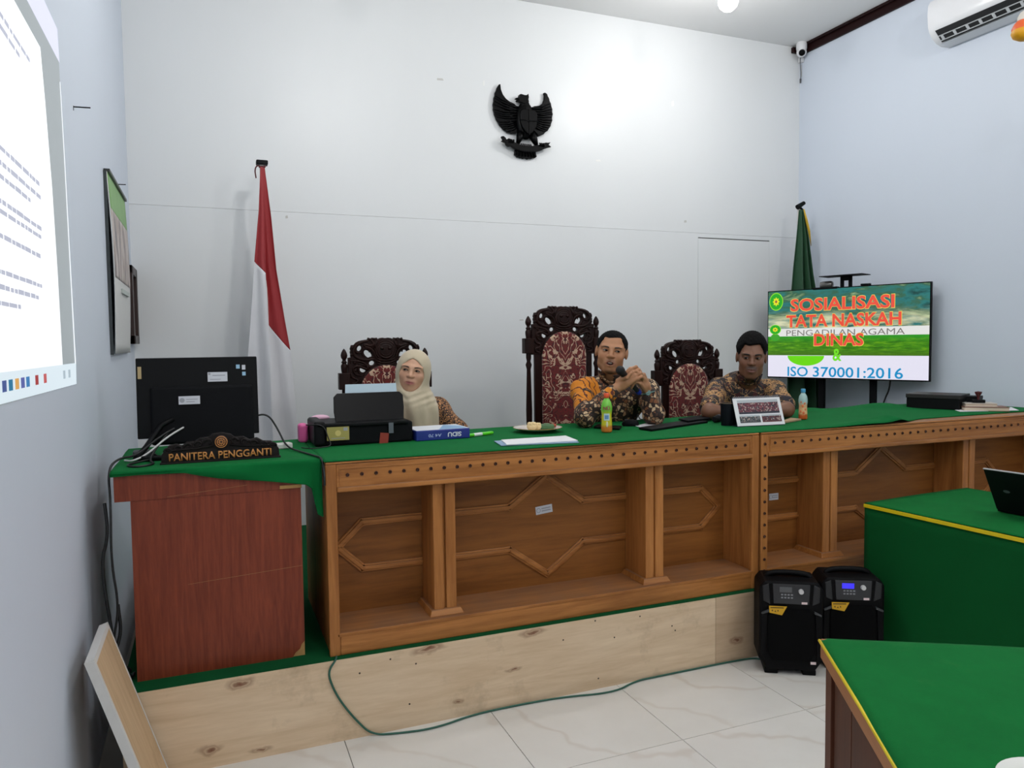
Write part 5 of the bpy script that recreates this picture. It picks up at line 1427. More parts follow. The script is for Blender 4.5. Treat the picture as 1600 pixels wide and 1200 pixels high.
# ------------------------------------------------------------------ television on its stand
tv = thing('television', 'large flat television on a stand showing a green presentation slide', 'television', (4.545, 4.47, ZP), math.atan2(-1.18, .45))
TW, TH, TZ = 1.252, .715, 1.608-ZP
MB().b2((-TW/2, 0, TZ-TH/2), (TW/2, .03, TZ+TH/2)).build('bezel', BLK, tv, None, .003)
MB().b2((-TW*.35, .03, TZ-TH*.35), (TW*.35, .065, TZ+TH*.30)).build('rear_housing', BLK2, tv, None, .01)
def screen_mat():
    t = NT('slide_image'); o = t.n('TexCoord').outputs['Object']; s = t.n('SeparateXYZ', {0: o})
    v = t.math('DIVIDE', t.math('SUBTRACT', TZ+TH/2-.008, s.outputs[2]), TH-.016)     # 0 top, 1 bottom
    cl = t.noise(t.coord(scale=(1.2, 1, 5)), 2.6, 6, .6, .8)
    sky = t.ramp(cl, [(.30, lin(14, 62, 58)), (.45, lin(40, 118, 116)), (.55, lin(52, 96, 70)), (.68, lin(150, 176, 132)), (.8, lin(232, 226, 150))])
    glow = t.math('MULTIPLY', t.ramp(v, [(.22, (0,)*3), (.36, (.8,)*3), (.44, (.9,)*3)]), t.ramp(t.noise(t.coord(scale=(1, 1, 6)), 5, 4), [(.4, (0,)*3), (.65, (1,)*3)]))
    sky = t.mix(glow, sky, lin(236, 232, 190))
    gr = t.noise(t.coord(scale=(1, 1, 7)), 9, 5, .65)
    grass = t.ramp(gr, [(.3, lin(34, 88, 8)), (.5, lin(62, 132, 10)), (.7, lin(118, 176, 22))])
    grass = t.mix(t.ramp(v, [(.54, (.75,)*3), (.60, (0,)*3)]), grass, lin(30, 150, 30))
    grass = t.mix(t.ramp(v, [(.66, (0,)*3), (.73, (.8,)*3)]), grass, lin(66, 110, 16))
    c = t.mix(t.math('GREATER_THAN', v, .435), sky, lin(226, 226, 224))
    c = t.mix(t.math('GREATER_THAN', v, .525), c, grass)
    c = t.mix(t.math('GREATER_THAN', v, .745), c, lin(228, 226, 242))
    t.P(Base_Color=(0, 0, 0, 1), Roughness=.25); t.set(t.p, 'Emission Color', c); t.set(t.p, 'Emission Strength', 1.0); return t.m
scr = MB().b2((-TW/2+.008, -.0012, TZ-TH/2+.010), (TW/2-.008, .001, TZ+TH/2-.008)).build('screen', screen_mat(), tv, None)
def emi(name, col, s=1.0):
    return M(name, (10, 10, 10), .4, emit=col, es=s)
def uv(zx, v): return (-TW/2+TW*((zx-75)/970), TZ+TH/2-TH*v)
def stext(s, zx0, zx1, v0, v1, mat, bold, y=-.003, outline=None, ob=.042):
    a = uv(zx0, v0); b = uv(zx1, v1); w = b[0]-a[0]; h = a[1]-b[1]; c = ((a[0]+b[0])/2, y, (a[1]+b[1])/2)
    if outline is not None: obj_from_mesh('letter_outline', place(text_mesh(s, w+.007, h+.008, 0, ob), facing((c[0], y+.0008, c[2]))), outline, scr)
    obj_from_mesh('lettering', place(text_mesh(s, w, h, 0, bold), facing(c)), mat, scr)
RED = emi('slide_red', (232, 78, 58)); YO = emi('slide_yellow', (236, 214, 90))
stext('SOSIALISASI', 232, 855, .105, .245, RED, .030, -.004, YO)
stext('TATA NASKAH', 205, 893, .285, .425, RED, .030, -.004, YO)
stext('PENGADILAN AGAMA', 205, 912, .455, .520, emi('slide_grey', (120, 116, 112)), 0, -.002)
stext('DINAS', 385, 685, .500, .635, RED, .030, -.0046, YO)
stext('&', 502, 556, .665, .800, emi('slide_lime', (112, 222, 30)), .025, -.003)
stext('ISO', 215, 348, .868, .978, emi('slide_blue', (12, 140, 196)), .012, -.003)
stext('370001:2016', 380, 906, .865, .978, emi('slide_blue', (12, 140, 196)), .012, -.003)
def disc(zx, v, rx, ry, mat, y, half=False, n=36, nm='slide_disc'):
    c = uv(zx, v); pts = [(c[0]+rx*math.cos(a), c[1]+ry*math.sin(a)) for a in (np.linspace(PI, 2*PI, 24) if half else np.linspace(0, 2*PI, n+1)[:-1])]
    MB().prism(pts, y, y+.0004).build(nm, mat, scr, None); return c
LIME = emi('slide_green', (104, 214, 0)); GRE = emi('slide_emblem_green', (26, 168, 30)); GRY = emi('slide_emblem_rim', (150, 226, 40)); YL2 = emi('slide_emblem_yellow', (228, 226, 30)); BRN = emi('slide_emblem_core', (150, 96, 60))
disc(332, .744, .152, .080, LIME, -.0022, True)
def emblem(zx, v, rx, ry):
    disc(zx, v, rx, ry, GRY, -.0022); disc(zx, v, rx*.9, ry*.9, GRE, -.0028)
    c = uv(zx, v); n = 8; pts = []
    for k in range(n*4):
        a = 2*PI*k/(n*4); r = .42+.10*math.cos(a*n); pts.append((c[0]+rx*r*math.cos(a), c[1]+ry*r*math.sin(a)))
    MB().prism(pts, -.0034, -.0030).build('emblem_flower', YL2, scr, None); disc(zx, v, rx*.16, ry*.16, BRN, -.004)
emblem(135, .125, .060, .073); emblem(130, .445, .050, .040)
disc(130, .535, .040, .030, emi('slide_reflection', (60, 158, 40)), -.0022)
# stand: two uprights, base, bracket with shelf, camera
for x in (-.20, .20): MB().b2((x-.022, .070, .05), (x+.022, .110, TZ+.25)).build('upright', BLK2, tv, None, .003)
MB().b2((-.26, .06, TZ-.12), (.26, .075, TZ-.06)).b2((-.26, .06, TZ+.10), (.26, .075, TZ+.16)).build('mount_bar', BLK2, tv, None)
MB().b2((-.24, .07, .03), (.24, .11, .07)).b2((-.235, -.18, .02), (-.175, .16, .055)).b2((.175, -.18, .02), (.235, .16, .055)).build('base_frame', BLK2, tv, None, .004)
for x in (-.205, .205):
    for y in (-.15, .13): MB().lathe([(.02, -.012), (.024, -.008), (.024, .008), (.02, .012)], (x, y, .024), 14, Matrix.Rotation(PI/2, 3, 'Y')).build('caster', BLK, tv, 50)
MB().b2((-.045, .05, TZ+TH/2-.10), (-.018, .06, TZ+TH/2+.085)).b2((.018, .05, TZ+TH/2-.10), (.045, .06, TZ+TH/2+.085)).b2((-.045, .05, TZ+TH/2+.05), (.045, .06, TZ+TH/2+.085)).build('bracket', BLK, tv, None)
MB().b2((-.165, -.06, TZ+TH/2+.083), (.165, .10, TZ+TH/2+.089)).build('bracket_shelf', BLK2, tv, None, .001)
wc_ = thing('webcam', 'small silver and black camera clipped on top of the television', 'camera', tv.matrix_basis @ Vector((-.115, .0, TZ+TH/2)), tv.rotation_euler[2])
MB().b2((-.12, -.012, -.012), (.07, .04, .006)).build('clip_bar', BLK, wc_, None, .003)
MB().lathe([(0, -.05), (.024, -.046), (.028, -.03), (.028, .03), (.024, .046), (0, .05)], (-.02, .012, .024), 18, Matrix.Rotation(PI/2, 3, 'Y'), 1, .9).build('camera_barrel', M('camera_silver', (120, 118, 116), .25, .7), wc_, 50)
MB().b2((.02, -.010, -.010), (.065, -.0105+.004, .0)).build('indicator', M('indicator_white', (220, 225, 235), .3), wc_, None)
rec = MB().b2((0, 0, 0), (.07, .03, .014)).build('receiver', BLK, None, None, .003); rec.location = tv.matrix_basis @ Vector((.13, .0, TZ+TH/2+.0008)); rec.rotation_euler = tv.rotation_euler
tag(rec, 'tiny black receiver lying on the top edge of the television', 'receiver')
tvp = tv.matrix_basis
cable('television_cable', [tvp @ Vector((.33, .05, TZ-.2)), tvp @ Vector((.34, .06, TZ-.40)), tvp @ Vector((.28, .08, TZ-.52)), tvp @ Vector((.24, .09, TZ-.70)), tvp @ Vector((.22, .10, .35)), tvp @ Vector((.21, .10, .09))], .006, CB, 'black cable hanging behind the television')

# ------------------------------------------------------------------ flags
def fl_pts(lst, Y): return [(lambda p: (p.x, p.z))(aty(x, y, Y)) for x, y in lst]
def edge_at(lst, z):
    for (xa, za), (xb, zb) in zip(lst, lst[1:]):
        if z >= zb: return xa+(xb-xa)*(za-z)/(za-zb+1e-9)
    return lst[-1][0]
def flag(Y, left, right, fns, parent, nu=60, nv=60, pleat=None):
    Lf = fl_pts(left, Y); Rt = fl_pts(right, Y)
    for (nm, top, bot, mat) in fns:
        def g(u, v):
            zt, zb = top(u), bot(u); z = zt+(zb-zt)*v
            xl = edge_at(Lf, z); xr = edge_at(Rt, z)
            x = xl+(xr-xl)*u; w = xr-xl
            return (x, Y+pleat(u, z, w), z)
        MB().grid(g, nu, nv, True).build(nm, mat, parent, 180, solid=.0025)
def fabric(name, col, rough=.6):
    t = NT(name); t.P(Base_Color=lin(*col), Roughness=rough); t.set(t.p, 'Sheen Weight', .25); t.bump(t.noise(t.coord(scale=(3, 1, .5)), 12, 3), .15, .02); return t.m
Y1 = 4.97
f1 = thing('flag', 'red and white flag hanging in folds on a white pole', 'flag', (0, 0, 0))
pp = aty(410, 260, Y1); zt1 = pp.z-.005; zb1 = ZP+.42
def pl1(u, z, w):
    t = min(1, max(0, (zt1-z)/1.2)); amp = .02+.075*t
    # left fold lies in front, right fold tucks behind, inner crease at .5
    return -amp*math.cos(PI*u)*.5 + (-.10*t*(u/.5)**2 if u < .5 else .05*t-.05*t*(u-.5)*2) + .012*t*math.sin(5*PI*u+3*z)
def zr(y, x=420): return aty(x, y, Y1).z
bnd = lambda u: (zr(410)-(zr(410)-zr(428))*u/.5) if u < .5 else zr(505)-(zr(505)-zr(548))*(u-.5)/.5
flag(Y1, [(406.5, 262), (404, 330), (397, 412), (391, 500), (386, 560), (384, 640), (384, 700), (384, 1200)], [(414, 262), (424, 340), (432, 420), (446, 500), (456, 552), (462, 620), (470, 700), (474, 800), (474, 1200)],
     [('red_band', lambda u: zt1, bnd, fabric('flag_red', (146, 18, 26))), ('white_band', bnd, lambda u: zb1+.05*math.sin(9*u), fabric('flag_white', (212, 212, 216)))], f1, 60, 60, pl1)
MB().cyl((pp.x, Y1+.05, ZP+.03), (pp.x, Y1+.05, pp.z+.03), .014).build('pole', M('pole_white', (206, 200, 196), .4), f1, 60)
MB().b2((pp.x-.034, Y1+.02, pp.z+.018), (pp.x+.036, Y1+.08, pp.z+.046)).build('pole_cap', BLK, f1, None, .006)
MB().tube(chaikin([(pp.x, Y1+.03, pp.z+.0), (pp.x-.03, Y1+.02, pp.z+.01), (pp.x-.045, Y1+.02, pp.z-.02), (pp.x-.038, Y1+.02, pp.z-.07)], 2, False), .004, 6).tube([(pp.x-.02, Y1+.02, pp.z), (pp.x+.02, Y1+.02, pp.z+.004)], .006, 6).build('tie_cord', M('cord_maroon', (86, 20, 26), .7), f1, 180)
MB().lathe([(.16, 0), (.17, .01), (.15, .03), (.05, .05), (.025, .12), (.02, .30)], (pp.x, Y1+.05, ZP), 28).build('stand', M('stand_wood', (70, 44, 30), .5), f1, 60)
Y2 = 4.97
f2 = thing('flag', 'dark green flag with yellow fringe hanging behind the television', 'flag', (0, 0, 0))
p2 = aty(1253, 326, Y2); zt2 = p2.z-.01; zb2 = ZP+.40
def pl2(u, z, w):
    t = min(1, max(0, (zt2-z)/1.0)); return (.012+.05*t)*math.sin(u*5*PI+.6)
FG = fabric('flag_green', (12, 66, 34)); FY = M('fringe_yellow', (206, 168, 48), .6, var=.3, vscale=90)
flag(Y2, [(1250, 328), (1247, 370), (1243, 420), (1240, 470), (1235, 640), (1232, 700), (1232, 1100)], [(1254, 328), (1262, 372), (1268, 430), (1274, 470), (1278, 560), (1283, 640), (1284, 700), (1284, 1100)],
     [('green_cloth', lambda u: zt2, lambda u: zb2+.04*math.sin(8*u), FG)], f2, 70, 60, pl2)
fp = fl_pts([(1252, 328), (1256, 345), (1260, 362), (1263, 385)], Y2)
MB().tube([(x, Y2-.03, z) for x, z in fp], [.006, .014, .014, .003], 8, flat=.4).build('fringe', FY, f2, 180)
MB().cyl((p2.x+.01, Y2+.045, ZP+.03), (p2.x+.01, Y2+.045, p2.z+.01), .013).build('pole', M('pole_white', (206, 200, 196), .4), f2, 60)
MB().tube([(p2.x-.02, Y2+.03, p2.z+.015), (p2.x+.05, Y2+.03, p2.z+.055)], [.022, .016], 10).tube([(p2.x+.0, Y2+.03, p2.z+.02), (p2.x+.045, Y2+.03, p2.z-.012)], .010, 8).build('pole_cap', BLK, f2, 50)
MB().lathe([(.11, 0), (.12, .01), (.10, .03), (.05, .05), (.025, .12), (.02, .30)], (p2.x+.01, Y2+.045, ZP), 28).build('stand', M('stand_wood', (70, 44, 30), .5), f2, 60)

# ------------------------------------------------------------------ carved eagle emblem
EB = M('black_lacquer', (3, 3, 4), .34, bump=.15, bscale=60, spec=.10)
ec = aty(740+660/8.57, 120+560/8.57, YB); ES = .000602
eg = thing('eagle_emblem', 'black carved eagle emblem with spread wings mounted on the back wall', 'emblem', (ec.x, YB, ec.z))
def e_(p): return ((p[0]-660)*ES, -(p[1]-560)*ES)
def plate(name, pts, y0, y1, bev=.004, sm=0):
    q = [e_(p) for p in pts]
    if sm: q = chaikin(q, sm)
    return MB().prism(q, y0, y1).build(name, EB, eg, None, bev)
LWp = [(348,185),(330,195),(312,222),(300,240),(292,268),(275,300),(272,335),(260,360),(258,400),(248,440),(253,475),(250,500),(262,535),(265,560),(282,590),(290,620),(315,650),(330,680),(360,705),(380,730),(412,745),(430,760),(490,770),(550,765),(572,700),(575,600),(590,470),(560,430),(530,405),(470,385),(420,355),(380,310),(355,250)]
RWp = [(925,230),(950,225),(975,240),(985,268),(1000,290),(1008,325),(1025,350),(1030,385),(1045,420),(1042,455),(1050,480),(1040,520),(1042,560),(1026,595),(1020,630),(995,660),(980,690),(945,712),(920,740),(850,770),(800,780),(770,700),(765,600),(735,470),(770,420),(800,405),(860,395),(910,360),(930,310),(935,260)]
for (pts, sgn, tip, sh_) in ((LWp, -1, (330, 200), (560, 450)), (RWp, 1, (960, 235), (770, 440))):
    wg = plate('wing', pts, -.030, -.008)
    fe = MB()
    for k in range(13):
        t = k/12
        edge = pts[6+int(t*15)] if sgn < 0 else pts[6+int(t*13)]
        root = (sh_[0]+sgn*(-10)*t - sgn*20, sh_[1]+t*210)
        a, b = e_(root), e_(edge); m = ((a[0]+b[0])/2, (a[1]+b[1])/2-.006)
        fe.tube([(a[0], -.032, a[1]), (m[0], -.036, m[1]), (b[0]*.98, -.030, b[1]*.98)], [.006, .0085, .004], 6)
    for k in range(6):
        t = k/5; a = e_((sh_[0]+sgn*-15, sh_[1]+t*150)); b = e_((sh_[0]+sgn*(120-40*t), sh_[1]-10+t*180))
        fe.tube([(a[0], -.038, a[1]), (b[0], -.040, b[1])], [.009, .006], 6)
    fe.build('feathers', EB, wg, 180)
plate('tail', [(545,900),(525,1020),(545,1030),(560,1050),(585,1045),(600,1058),(625,1050),(640,1062),(668,1052),(700,1066),(725,1052),(755,1056),(775,1038),(800,1042),(828,1022),(790,900)], -.026, -.004)
tf = MB()
for k in range(7):
    a = e_((590+25*k, 880)); b = e_((545+42*k, 1035)); tf.tube([(a[0], -.028, a[1]), (b[0], -.028, b[1])], [.006, .009], 6)
tf.build('tail_feathers', EB, eg, 180)
MB().ell((e_((665, 600))[0], -.035, e_((665, 600))[1]), (.075, .035, .14), None, 20, 14).build('torso', EB, eg, 180)
plate('neck', [(590,480),(605,400),(615,340),(690,340),(715,390),(740,480)], -.055, -.015, .01)
plate('head', [(600,395),(585,388),(552,388),(540,372),(572,372),(560,362),(524,352),(576,334),(578,303),(600,293),(650,302),(683,300),(697,278),(704,322),(697,348),(705,380),(650,410)], -.060, -.025, .006)
plate('shield', [(575,490),(680,478),(785,490),(800,560),(797,640),(765,725),(690,800),(610,735),(568,640),(565,560)], -.085, -.062, .006, 1)
sh2 = MB(); a, b = e_((568, 620)), e_((798, 620)); sh2.tube([(a[0], -.087, a[1]), (b[0], -.087, b[1])], .004, 6); a, b = e_((682, 485)), e_((688, 795)); sh2.tube([(a[0], -.087, a[1]), (b[0], -.087, b[1])], .004, 6)
st_ = e_((685, 620)); sh2.lathe([(0, .006), (.012, .004), (.014, 0)], (st_[0], -.086, st_[1]), 12, Rx); sh2.build('shield_bars', EB, eg, 60)
lg = [((600, 760), (555, 890)), ((745, 770), (810, 895))]
for a, b in lg:
    a, b = e_(a), e_(b); MB().tube([(a[0], -.04, a[1]), ((a[0]+b[0])/2, -.05, (a[1]+b[1])/2), (b[0], -.045, b[1])], [.030, .026, .014], 10).build('leg', EB, eg, 180)
plate('ribbon', [(330,830),(365,822),(388,838),(402,862),(430,842),(465,852),(510,885),(580,910),(660,918),(750,908),(830,890),(865,872),(930,852),(960,852),(995,843),(965,878),(1003,900),(960,912),(915,928),(860,955),(810,972),(740,985),(660,990),(580,985),(505,965),(455,938),(425,945),(395,928),(385,900),(330,885),(355,868)], -.060, -.035, .004)
for (c, s) in (((470, 880), -1), ((860, 890), 1)):
    cl = MB()
    for k in range(3):
        a = e_((c[0]+s*(-20+22*k), c[1]-20)); b = e_((c[0]+s*(-10+26*k), c[1]+22)); cl.tube([(a[0], -.062, a[1]), ((a[0]+b[0])/2, -.072, (a[1]+b[1])/2), (b[0], -.060, b[1])], [.006, .007, .003], 6)
    cl.build('claw', EB, eg, 180)

# ------------------------------------------------------------------ left wall: projected page, hooks, calendar, picture frame
XL = WL+.002
prj = thing('projected_page', 'bright projected document page with taskbar shining on the left wall', 'projection', (WL, 0, 0))  # projector light built as thin glowing sheets on the wall
def lw(x, y): p = atx(x, y, XL); return (p.y, p.z)
def quad_on_wall(name, pts, off, mat, parent):
    P4 = [(off, y, z) for y, z in pts]; n = len(P4)
    return MB().add(P4+[(off-.0008, y, z) for _, y, z in P4], [tuple(range(n))[::-1], tuple(range(n, 2*n))]+[(i, (i+1) % n, n+(i+1) % n, n+i) for i in range(n)]).build(name, mat, parent, None)
y0 = .95
er_ = [lw(92, 98), lw(96, 170), lw(104, 300), lw(113, 470), lw(118, 600)]
PG = emi('projected_white', (250, 252, 255), 1.05); PB = emi('projected_grey', (186, 196, 200), .62); PT = emi('projected_taskbar', (224, 238, 246), .95); PX = emi('projected_text', (190, 194, 212), .85); PL = emi('projected_edge', (244, 250, 255), 1.05)
zb_, ztp = 1.452, 2.62
quad_on_wall('backdrop', [(y0, 1.44), (3.00, 1.44), (2.985, 1.75), (2.965, 2.15), (2.945, 2.44), (2.93, 2.62), (y0, 2.66)], .0010, PB, prj)
pg = quad_on_wall('page', [(y0, 1.513), (2.757, 1.513), (2.74, 1.80), (2.71, 2.06), (2.66, 2.30), (2.62, 2.449), (y0, 2.46)], .0020, PG, prj)
quad_on_wall('title_bar', [(y0, 2.53), (2.945, 2.516), (2.93, 2.62), (y0, 2.66)], .0020, emi('projected_title', (226, 228, 244), .95), prj)
tk = quad_on_wall('taskbar', [(y0, 1.446), (3.004, 1.44), (3.014, 1.513), (y0, 1.513)], .0024, PT, prj)
quad_on_wall('edge_line', [(2.996, 1.51), (3.012, 1.51), (2.965, 2.20), (2.940, 2.45), (2.932, 2.45), (2.955, 2.20)], .0026, PL, prj)
rr = random.Random(3)
for (px_, py_) in ((30, 87), (48, 98), (61, 288), (63, 309), (47, 313), (67, 360), (63, 401), (65, 447), (60, 465), (34, 480), (66, 372)):
    ye, zl = lw(px_, py_); y = 1.0; ln = MB(); h = .011
    while y < ye-.02:
        w = min(rr.uniform(.02, .075), ye-y)
        ln.b2((.0022, y, zl-h*.5), (.0030, y+w, zl+h*rr.uniform(.35, .6)))
        y += w+rr.uniform(.008, .016)
    ln.build('text_line', PX, pg, None)
for (px_, col) in ((6, (70, 90, 150)), (16, (40, 120, 160)), (26, (226, 170, 90)), (35, (90, 100, 170)), (43, (60, 130, 190)), (57, (170, 60, 60)), (70, (200, 90, 90)), (100, (180, 196, 206)), (108, (180, 196, 206))):
    yy, zz = lw(px_, 597-px_*.13)
    quad_on_wall('taskbar_icon', [(yy-.018, 1.468), (yy+.018, 1.468), (yy+.018, 1.494), (yy-.018, 1.494)], .0032, emi('icon_%d_%d' % (col[0], px_), col, .9), tk)
for (x, y, lab) in ((116, 167, 'bare black wall hook beside the projected page'), (179, 288, 'black wall hook above the green topped calendar')):
    p = atx(x, y, XL)
    h = MB().tube([(0, 0, 0), (.055, .0, .002)], .0025, 8).tube([(.0, -.012, -.016), (.0, -.010, .0), (.004, .0, .0)], .002, 6).build('wall_hook', BLK, None, 180)
    h.location = (WL, p.y, p.z); tag(h, lab, 'hook', 'hooks on the left wall')
# hanging calendar
wcal = thing('wall_calendar', 'hanging wall calendar with a green header and faded portrait photo', 'calendar', (WL, 0, 0))
ca, cb, cz0, cz1 = 4.04, 4.84, 1.535, 2.395
DKB = M('calendar_edge', (52, 58, 60), .6)
def cal_face(nm, za, zb, mat, off=.0, par=None):
    def g(u, v):
        z = za+(zb-za)*v; bow = .016+.012*math.sin(PI*(z-cz0)/(cz1-cz0))+.010*(1-u)*(cz1-z)/(cz1-cz0)
        return (bow+off, ca+(cb-ca)*u, z)
    return MB().grid(g, 16, 20).build(nm, mat, par or wcal, 180, solid=.006 if par is None else .0008)
cal_face('sheet_block', cz0, cz1, M('calendar_paper', (206, 206, 204), .5))
cal_face('green_header', cz1-.17, cz1-.002, M('calendar_green', (126, 170, 104), .5, var=.15, vscale=9), .0012, wcal.children[0])
def portrait():
    t = NT('calendar_photo'); v = t.coord(scale=(1, 2.4, 1)); c = t.ramp(t.noise(v, 4.5, 4, .6), [(.35, lin(120, 116, 118)), (.5, lin(176, 160, 152)), (.6, lin(196, 190, 188)), (.75, lin(206, 168, 140))])
    t.P(Base_Color=c, Roughness=.5); return t.m
cal_face('portrait_photo', 1.90, cz1-.17, portrait(), .0012, wcal.children[0])
MB().b2((.018, ca+.25, 1.84), (.040, ca+.60, 1.862)).build('heading_bar', M('calendar_greybar', (178, 186, 182), .5), wcal, None)
MB().b2((.0, ca-.004, cz0-.004), (.014, ca+.004, cz1)).build('dark_side', DKB, wcal, None)
MB().b2((.002, ca, cz1-.004), (.028, cb, cz1+.010)).build('top_strip', M('strip_black', (30, 34, 32), .4), wcal, None)
# small dark frame close to the corner
fr_ = thing('picture_frame', 'small dark wooden picture frame on the left wall near the corner', 'frame', (WL, 0, 0))
FW = M('frame_wood', (44, 24, 18), .4)
fa, fb, fz0, fz1 = 4.93, 5.26, 1.585, 2.045
for (a, b, c, d) in ((fa, fa+.05, fz0, fz1), (fb-.05, fb, fz0, fz1), (fa, fb, fz0, fz0+.05), (fa, fb, fz1-.05, fz1)):
    MB().b2((0, a, c), (.034, b, d)).build('frame_bar', FW, fr_, None, .003)
MB().b2((0, fa+.04, fz0+.04), (.014, fb-.04, fz1-.04)).build('picture', M('picture_brown', (86, 60, 48), .4, var=.3, vscale=12), fr_, None)

# ------------------------------------------------------------------ air conditioner, camera, ornament
ac = thing('air_conditioner', 'white split air conditioner on the right wall under the dark trim', 'air conditioner', (WR, 0, 0))
AY0, AY1, AZ0 = 2.95, 3.86, 3.585
prof = [(0, 0), (-.075, -.004), (-.125, .010), (-.165, .040), (-.192, .075), (-.206, .110), (-.212, .19), (-.208, .25), (-.19, .282), (-.15, .292), (0, .292)]
def extr(nm, pf, a, b, mat, par, bev=0, sm=30):
    n = len(pf); vs = [(x, a, AZ0+z) for x, z in pf]+[(x, b, AZ0+z) for x, z in pf]
    fs = [tuple(range(n)), tuple(range(2*n-1, n-1, -1))]+[(i, n+i, n+(i+1) % n, (i+1) % n) for i in range(n)]
    m = MB().add(vs, fs); me = m.mesh(nm); bm = bmesh.new(); bm.from_mesh(me); bmesh.ops.recalc_face_normals(bm, faces=bm.faces); bm.to_mesh(me); bm.free()
    return obj_from_mesh(nm, me, mat, par, sm)
extr('body', prof, AY0, AY1, M('ac_white', (226, 227, 230), .22), ac)
# outlet slot along the lower front: dark recess, rails and bars
slot = [(-.128, .006), (-.196, .072), (-.199, .070), (-.131, .003)]
extr('outlet_slot', slot, AY0+.05, AY1-.05, M('ac_slot', (26, 27, 30), .6), ac)
for (u0, u1) in ((.14, .20), (.52, .58)):
    f = lambda u: (-.128+(-.196+.128)*u, .006+.066*u)
    a, b = f(u0), f(u1)
    extr('louvre_rail', [(a[0]-.003, a[1]-.004), (b[0]-.003, b[1]-.004), (b[0]-.006, b[1]-.007), (a[0]-.006, a[1]-.007)], AY0+.05, AY1-.055, M('ac_grey', (190, 193, 196), .3), ac)
for k in range(9):
    y = AY0+.10+k*.0905; a, b = f(.16), f(.56)
    extr('louvre_bar', [(a[0]-.003, a[1]-.004), (b[0]-.003, b[1]-.004), (b[0]-.0065, b[1]-.0075), (a[0]-.0065, a[1]-.0075)], y, y+.018, M('ac_grey', (190, 193, 196), .3), ac)
extr('vent_flap', [(-.040, -.0045), (-.118, .0035), (-.120, .0015), (-.040, -.0075)], AY0+.06, AY1-.03, M('ac_flap', (206, 208, 212), .3), ac)
extr('brand_mark', [(-.2125, .160), (-.2132, .160), (-.2138, .168), (-.2131, .168)], AY1-.46, AY1-.36, M('ac_logo', (166, 168, 172), .3), ac)
cm = thing('security_camera', 'white turret security camera in the ceiling corner', 'camera', (4.79, 5.20, ZC-.10))
MB().lathe([(.0, .10), (.040, .10), (.044, .085), (.044, .05), (.040, .035)], n=24).build('mount', M('cctv_white', (220, 220, 222), .35), cm, 50)
d_ = Vector((-.55, -.75, -.45))
MB().ell((0, 0, .02), (.042, .042, .042), None, 20, 14).build('turret', M('cctv_white', (220, 220, 222), .35), cm, 180)
MB().lathe([(0, .012), (.024, .010), (.027, 0)], Vector((0, 0, .02))+d_.normalized()*.032, 18, frame_from(d_)).build('lens', GLOSS, cm, 50)
MB().tube(chaikin([(.01, .02, .02), (.03, .05, -.02), (.045, .06, -.08), (.05, .06, -.14), (.046, .06, -.19)], 2, False), .004, 6).build('lead', M('cctv_lead', (96, 100, 106), .5), cm, 180)
MB().tube([(.054, .06, -.06), (.060, .06, -.16)], .003, 6).build('lead_pale', M('cctv_lead_pale', (196, 196, 196), .5), cm, 180)
MB().tube([(.046, .06, -.18), (.045, .06, -.215)], [.008, .006], 8).build('plug', M('cctv_plug', (72, 74, 80), .5), cm, 50)
jb = MB().b2((-.018, -.016, -.02), (.018, .016, .02)).build('junction_box', M('cctv_box', (206, 206, 208), .4), cm, None, .003); jb.location = (.052, .06, -.02)
op = CAMP+ray(1600, 46)*3.75
orn = thing('hanging_ornament', 'orange and yellow ornament hanging beside the air conditioner', 'ornament', op)
MB().lathe([(0, -.055), (.022, -.052), (.048, -.036), (.056, -.016), (.050, .004), (.038, .022), (.026, .034)], n=24).build('cup', M('ornament_yellow', (222, 158, 20), .45), orn, 60)
MB().lathe([(.050, -.012), (.054, .006), (.044, .028), (.032, .042), (.0, .046)], n=24).build('centre', M('ornament_orange', (222, 96, 44), .45), orn, 60)
MB().lathe([(.030, .038), (.030, .06), (.018, .082), (.008, .09)], n=20).build('top_bead', M('ornament_pale', (206, 200, 190), .4), orn, 60)
MB().cyl((0, 0, .085), (0, 0, ZC-op.z-.0015), .0015, None, 6).build('string', M('string_white', (220, 220, 216), .6), orn)
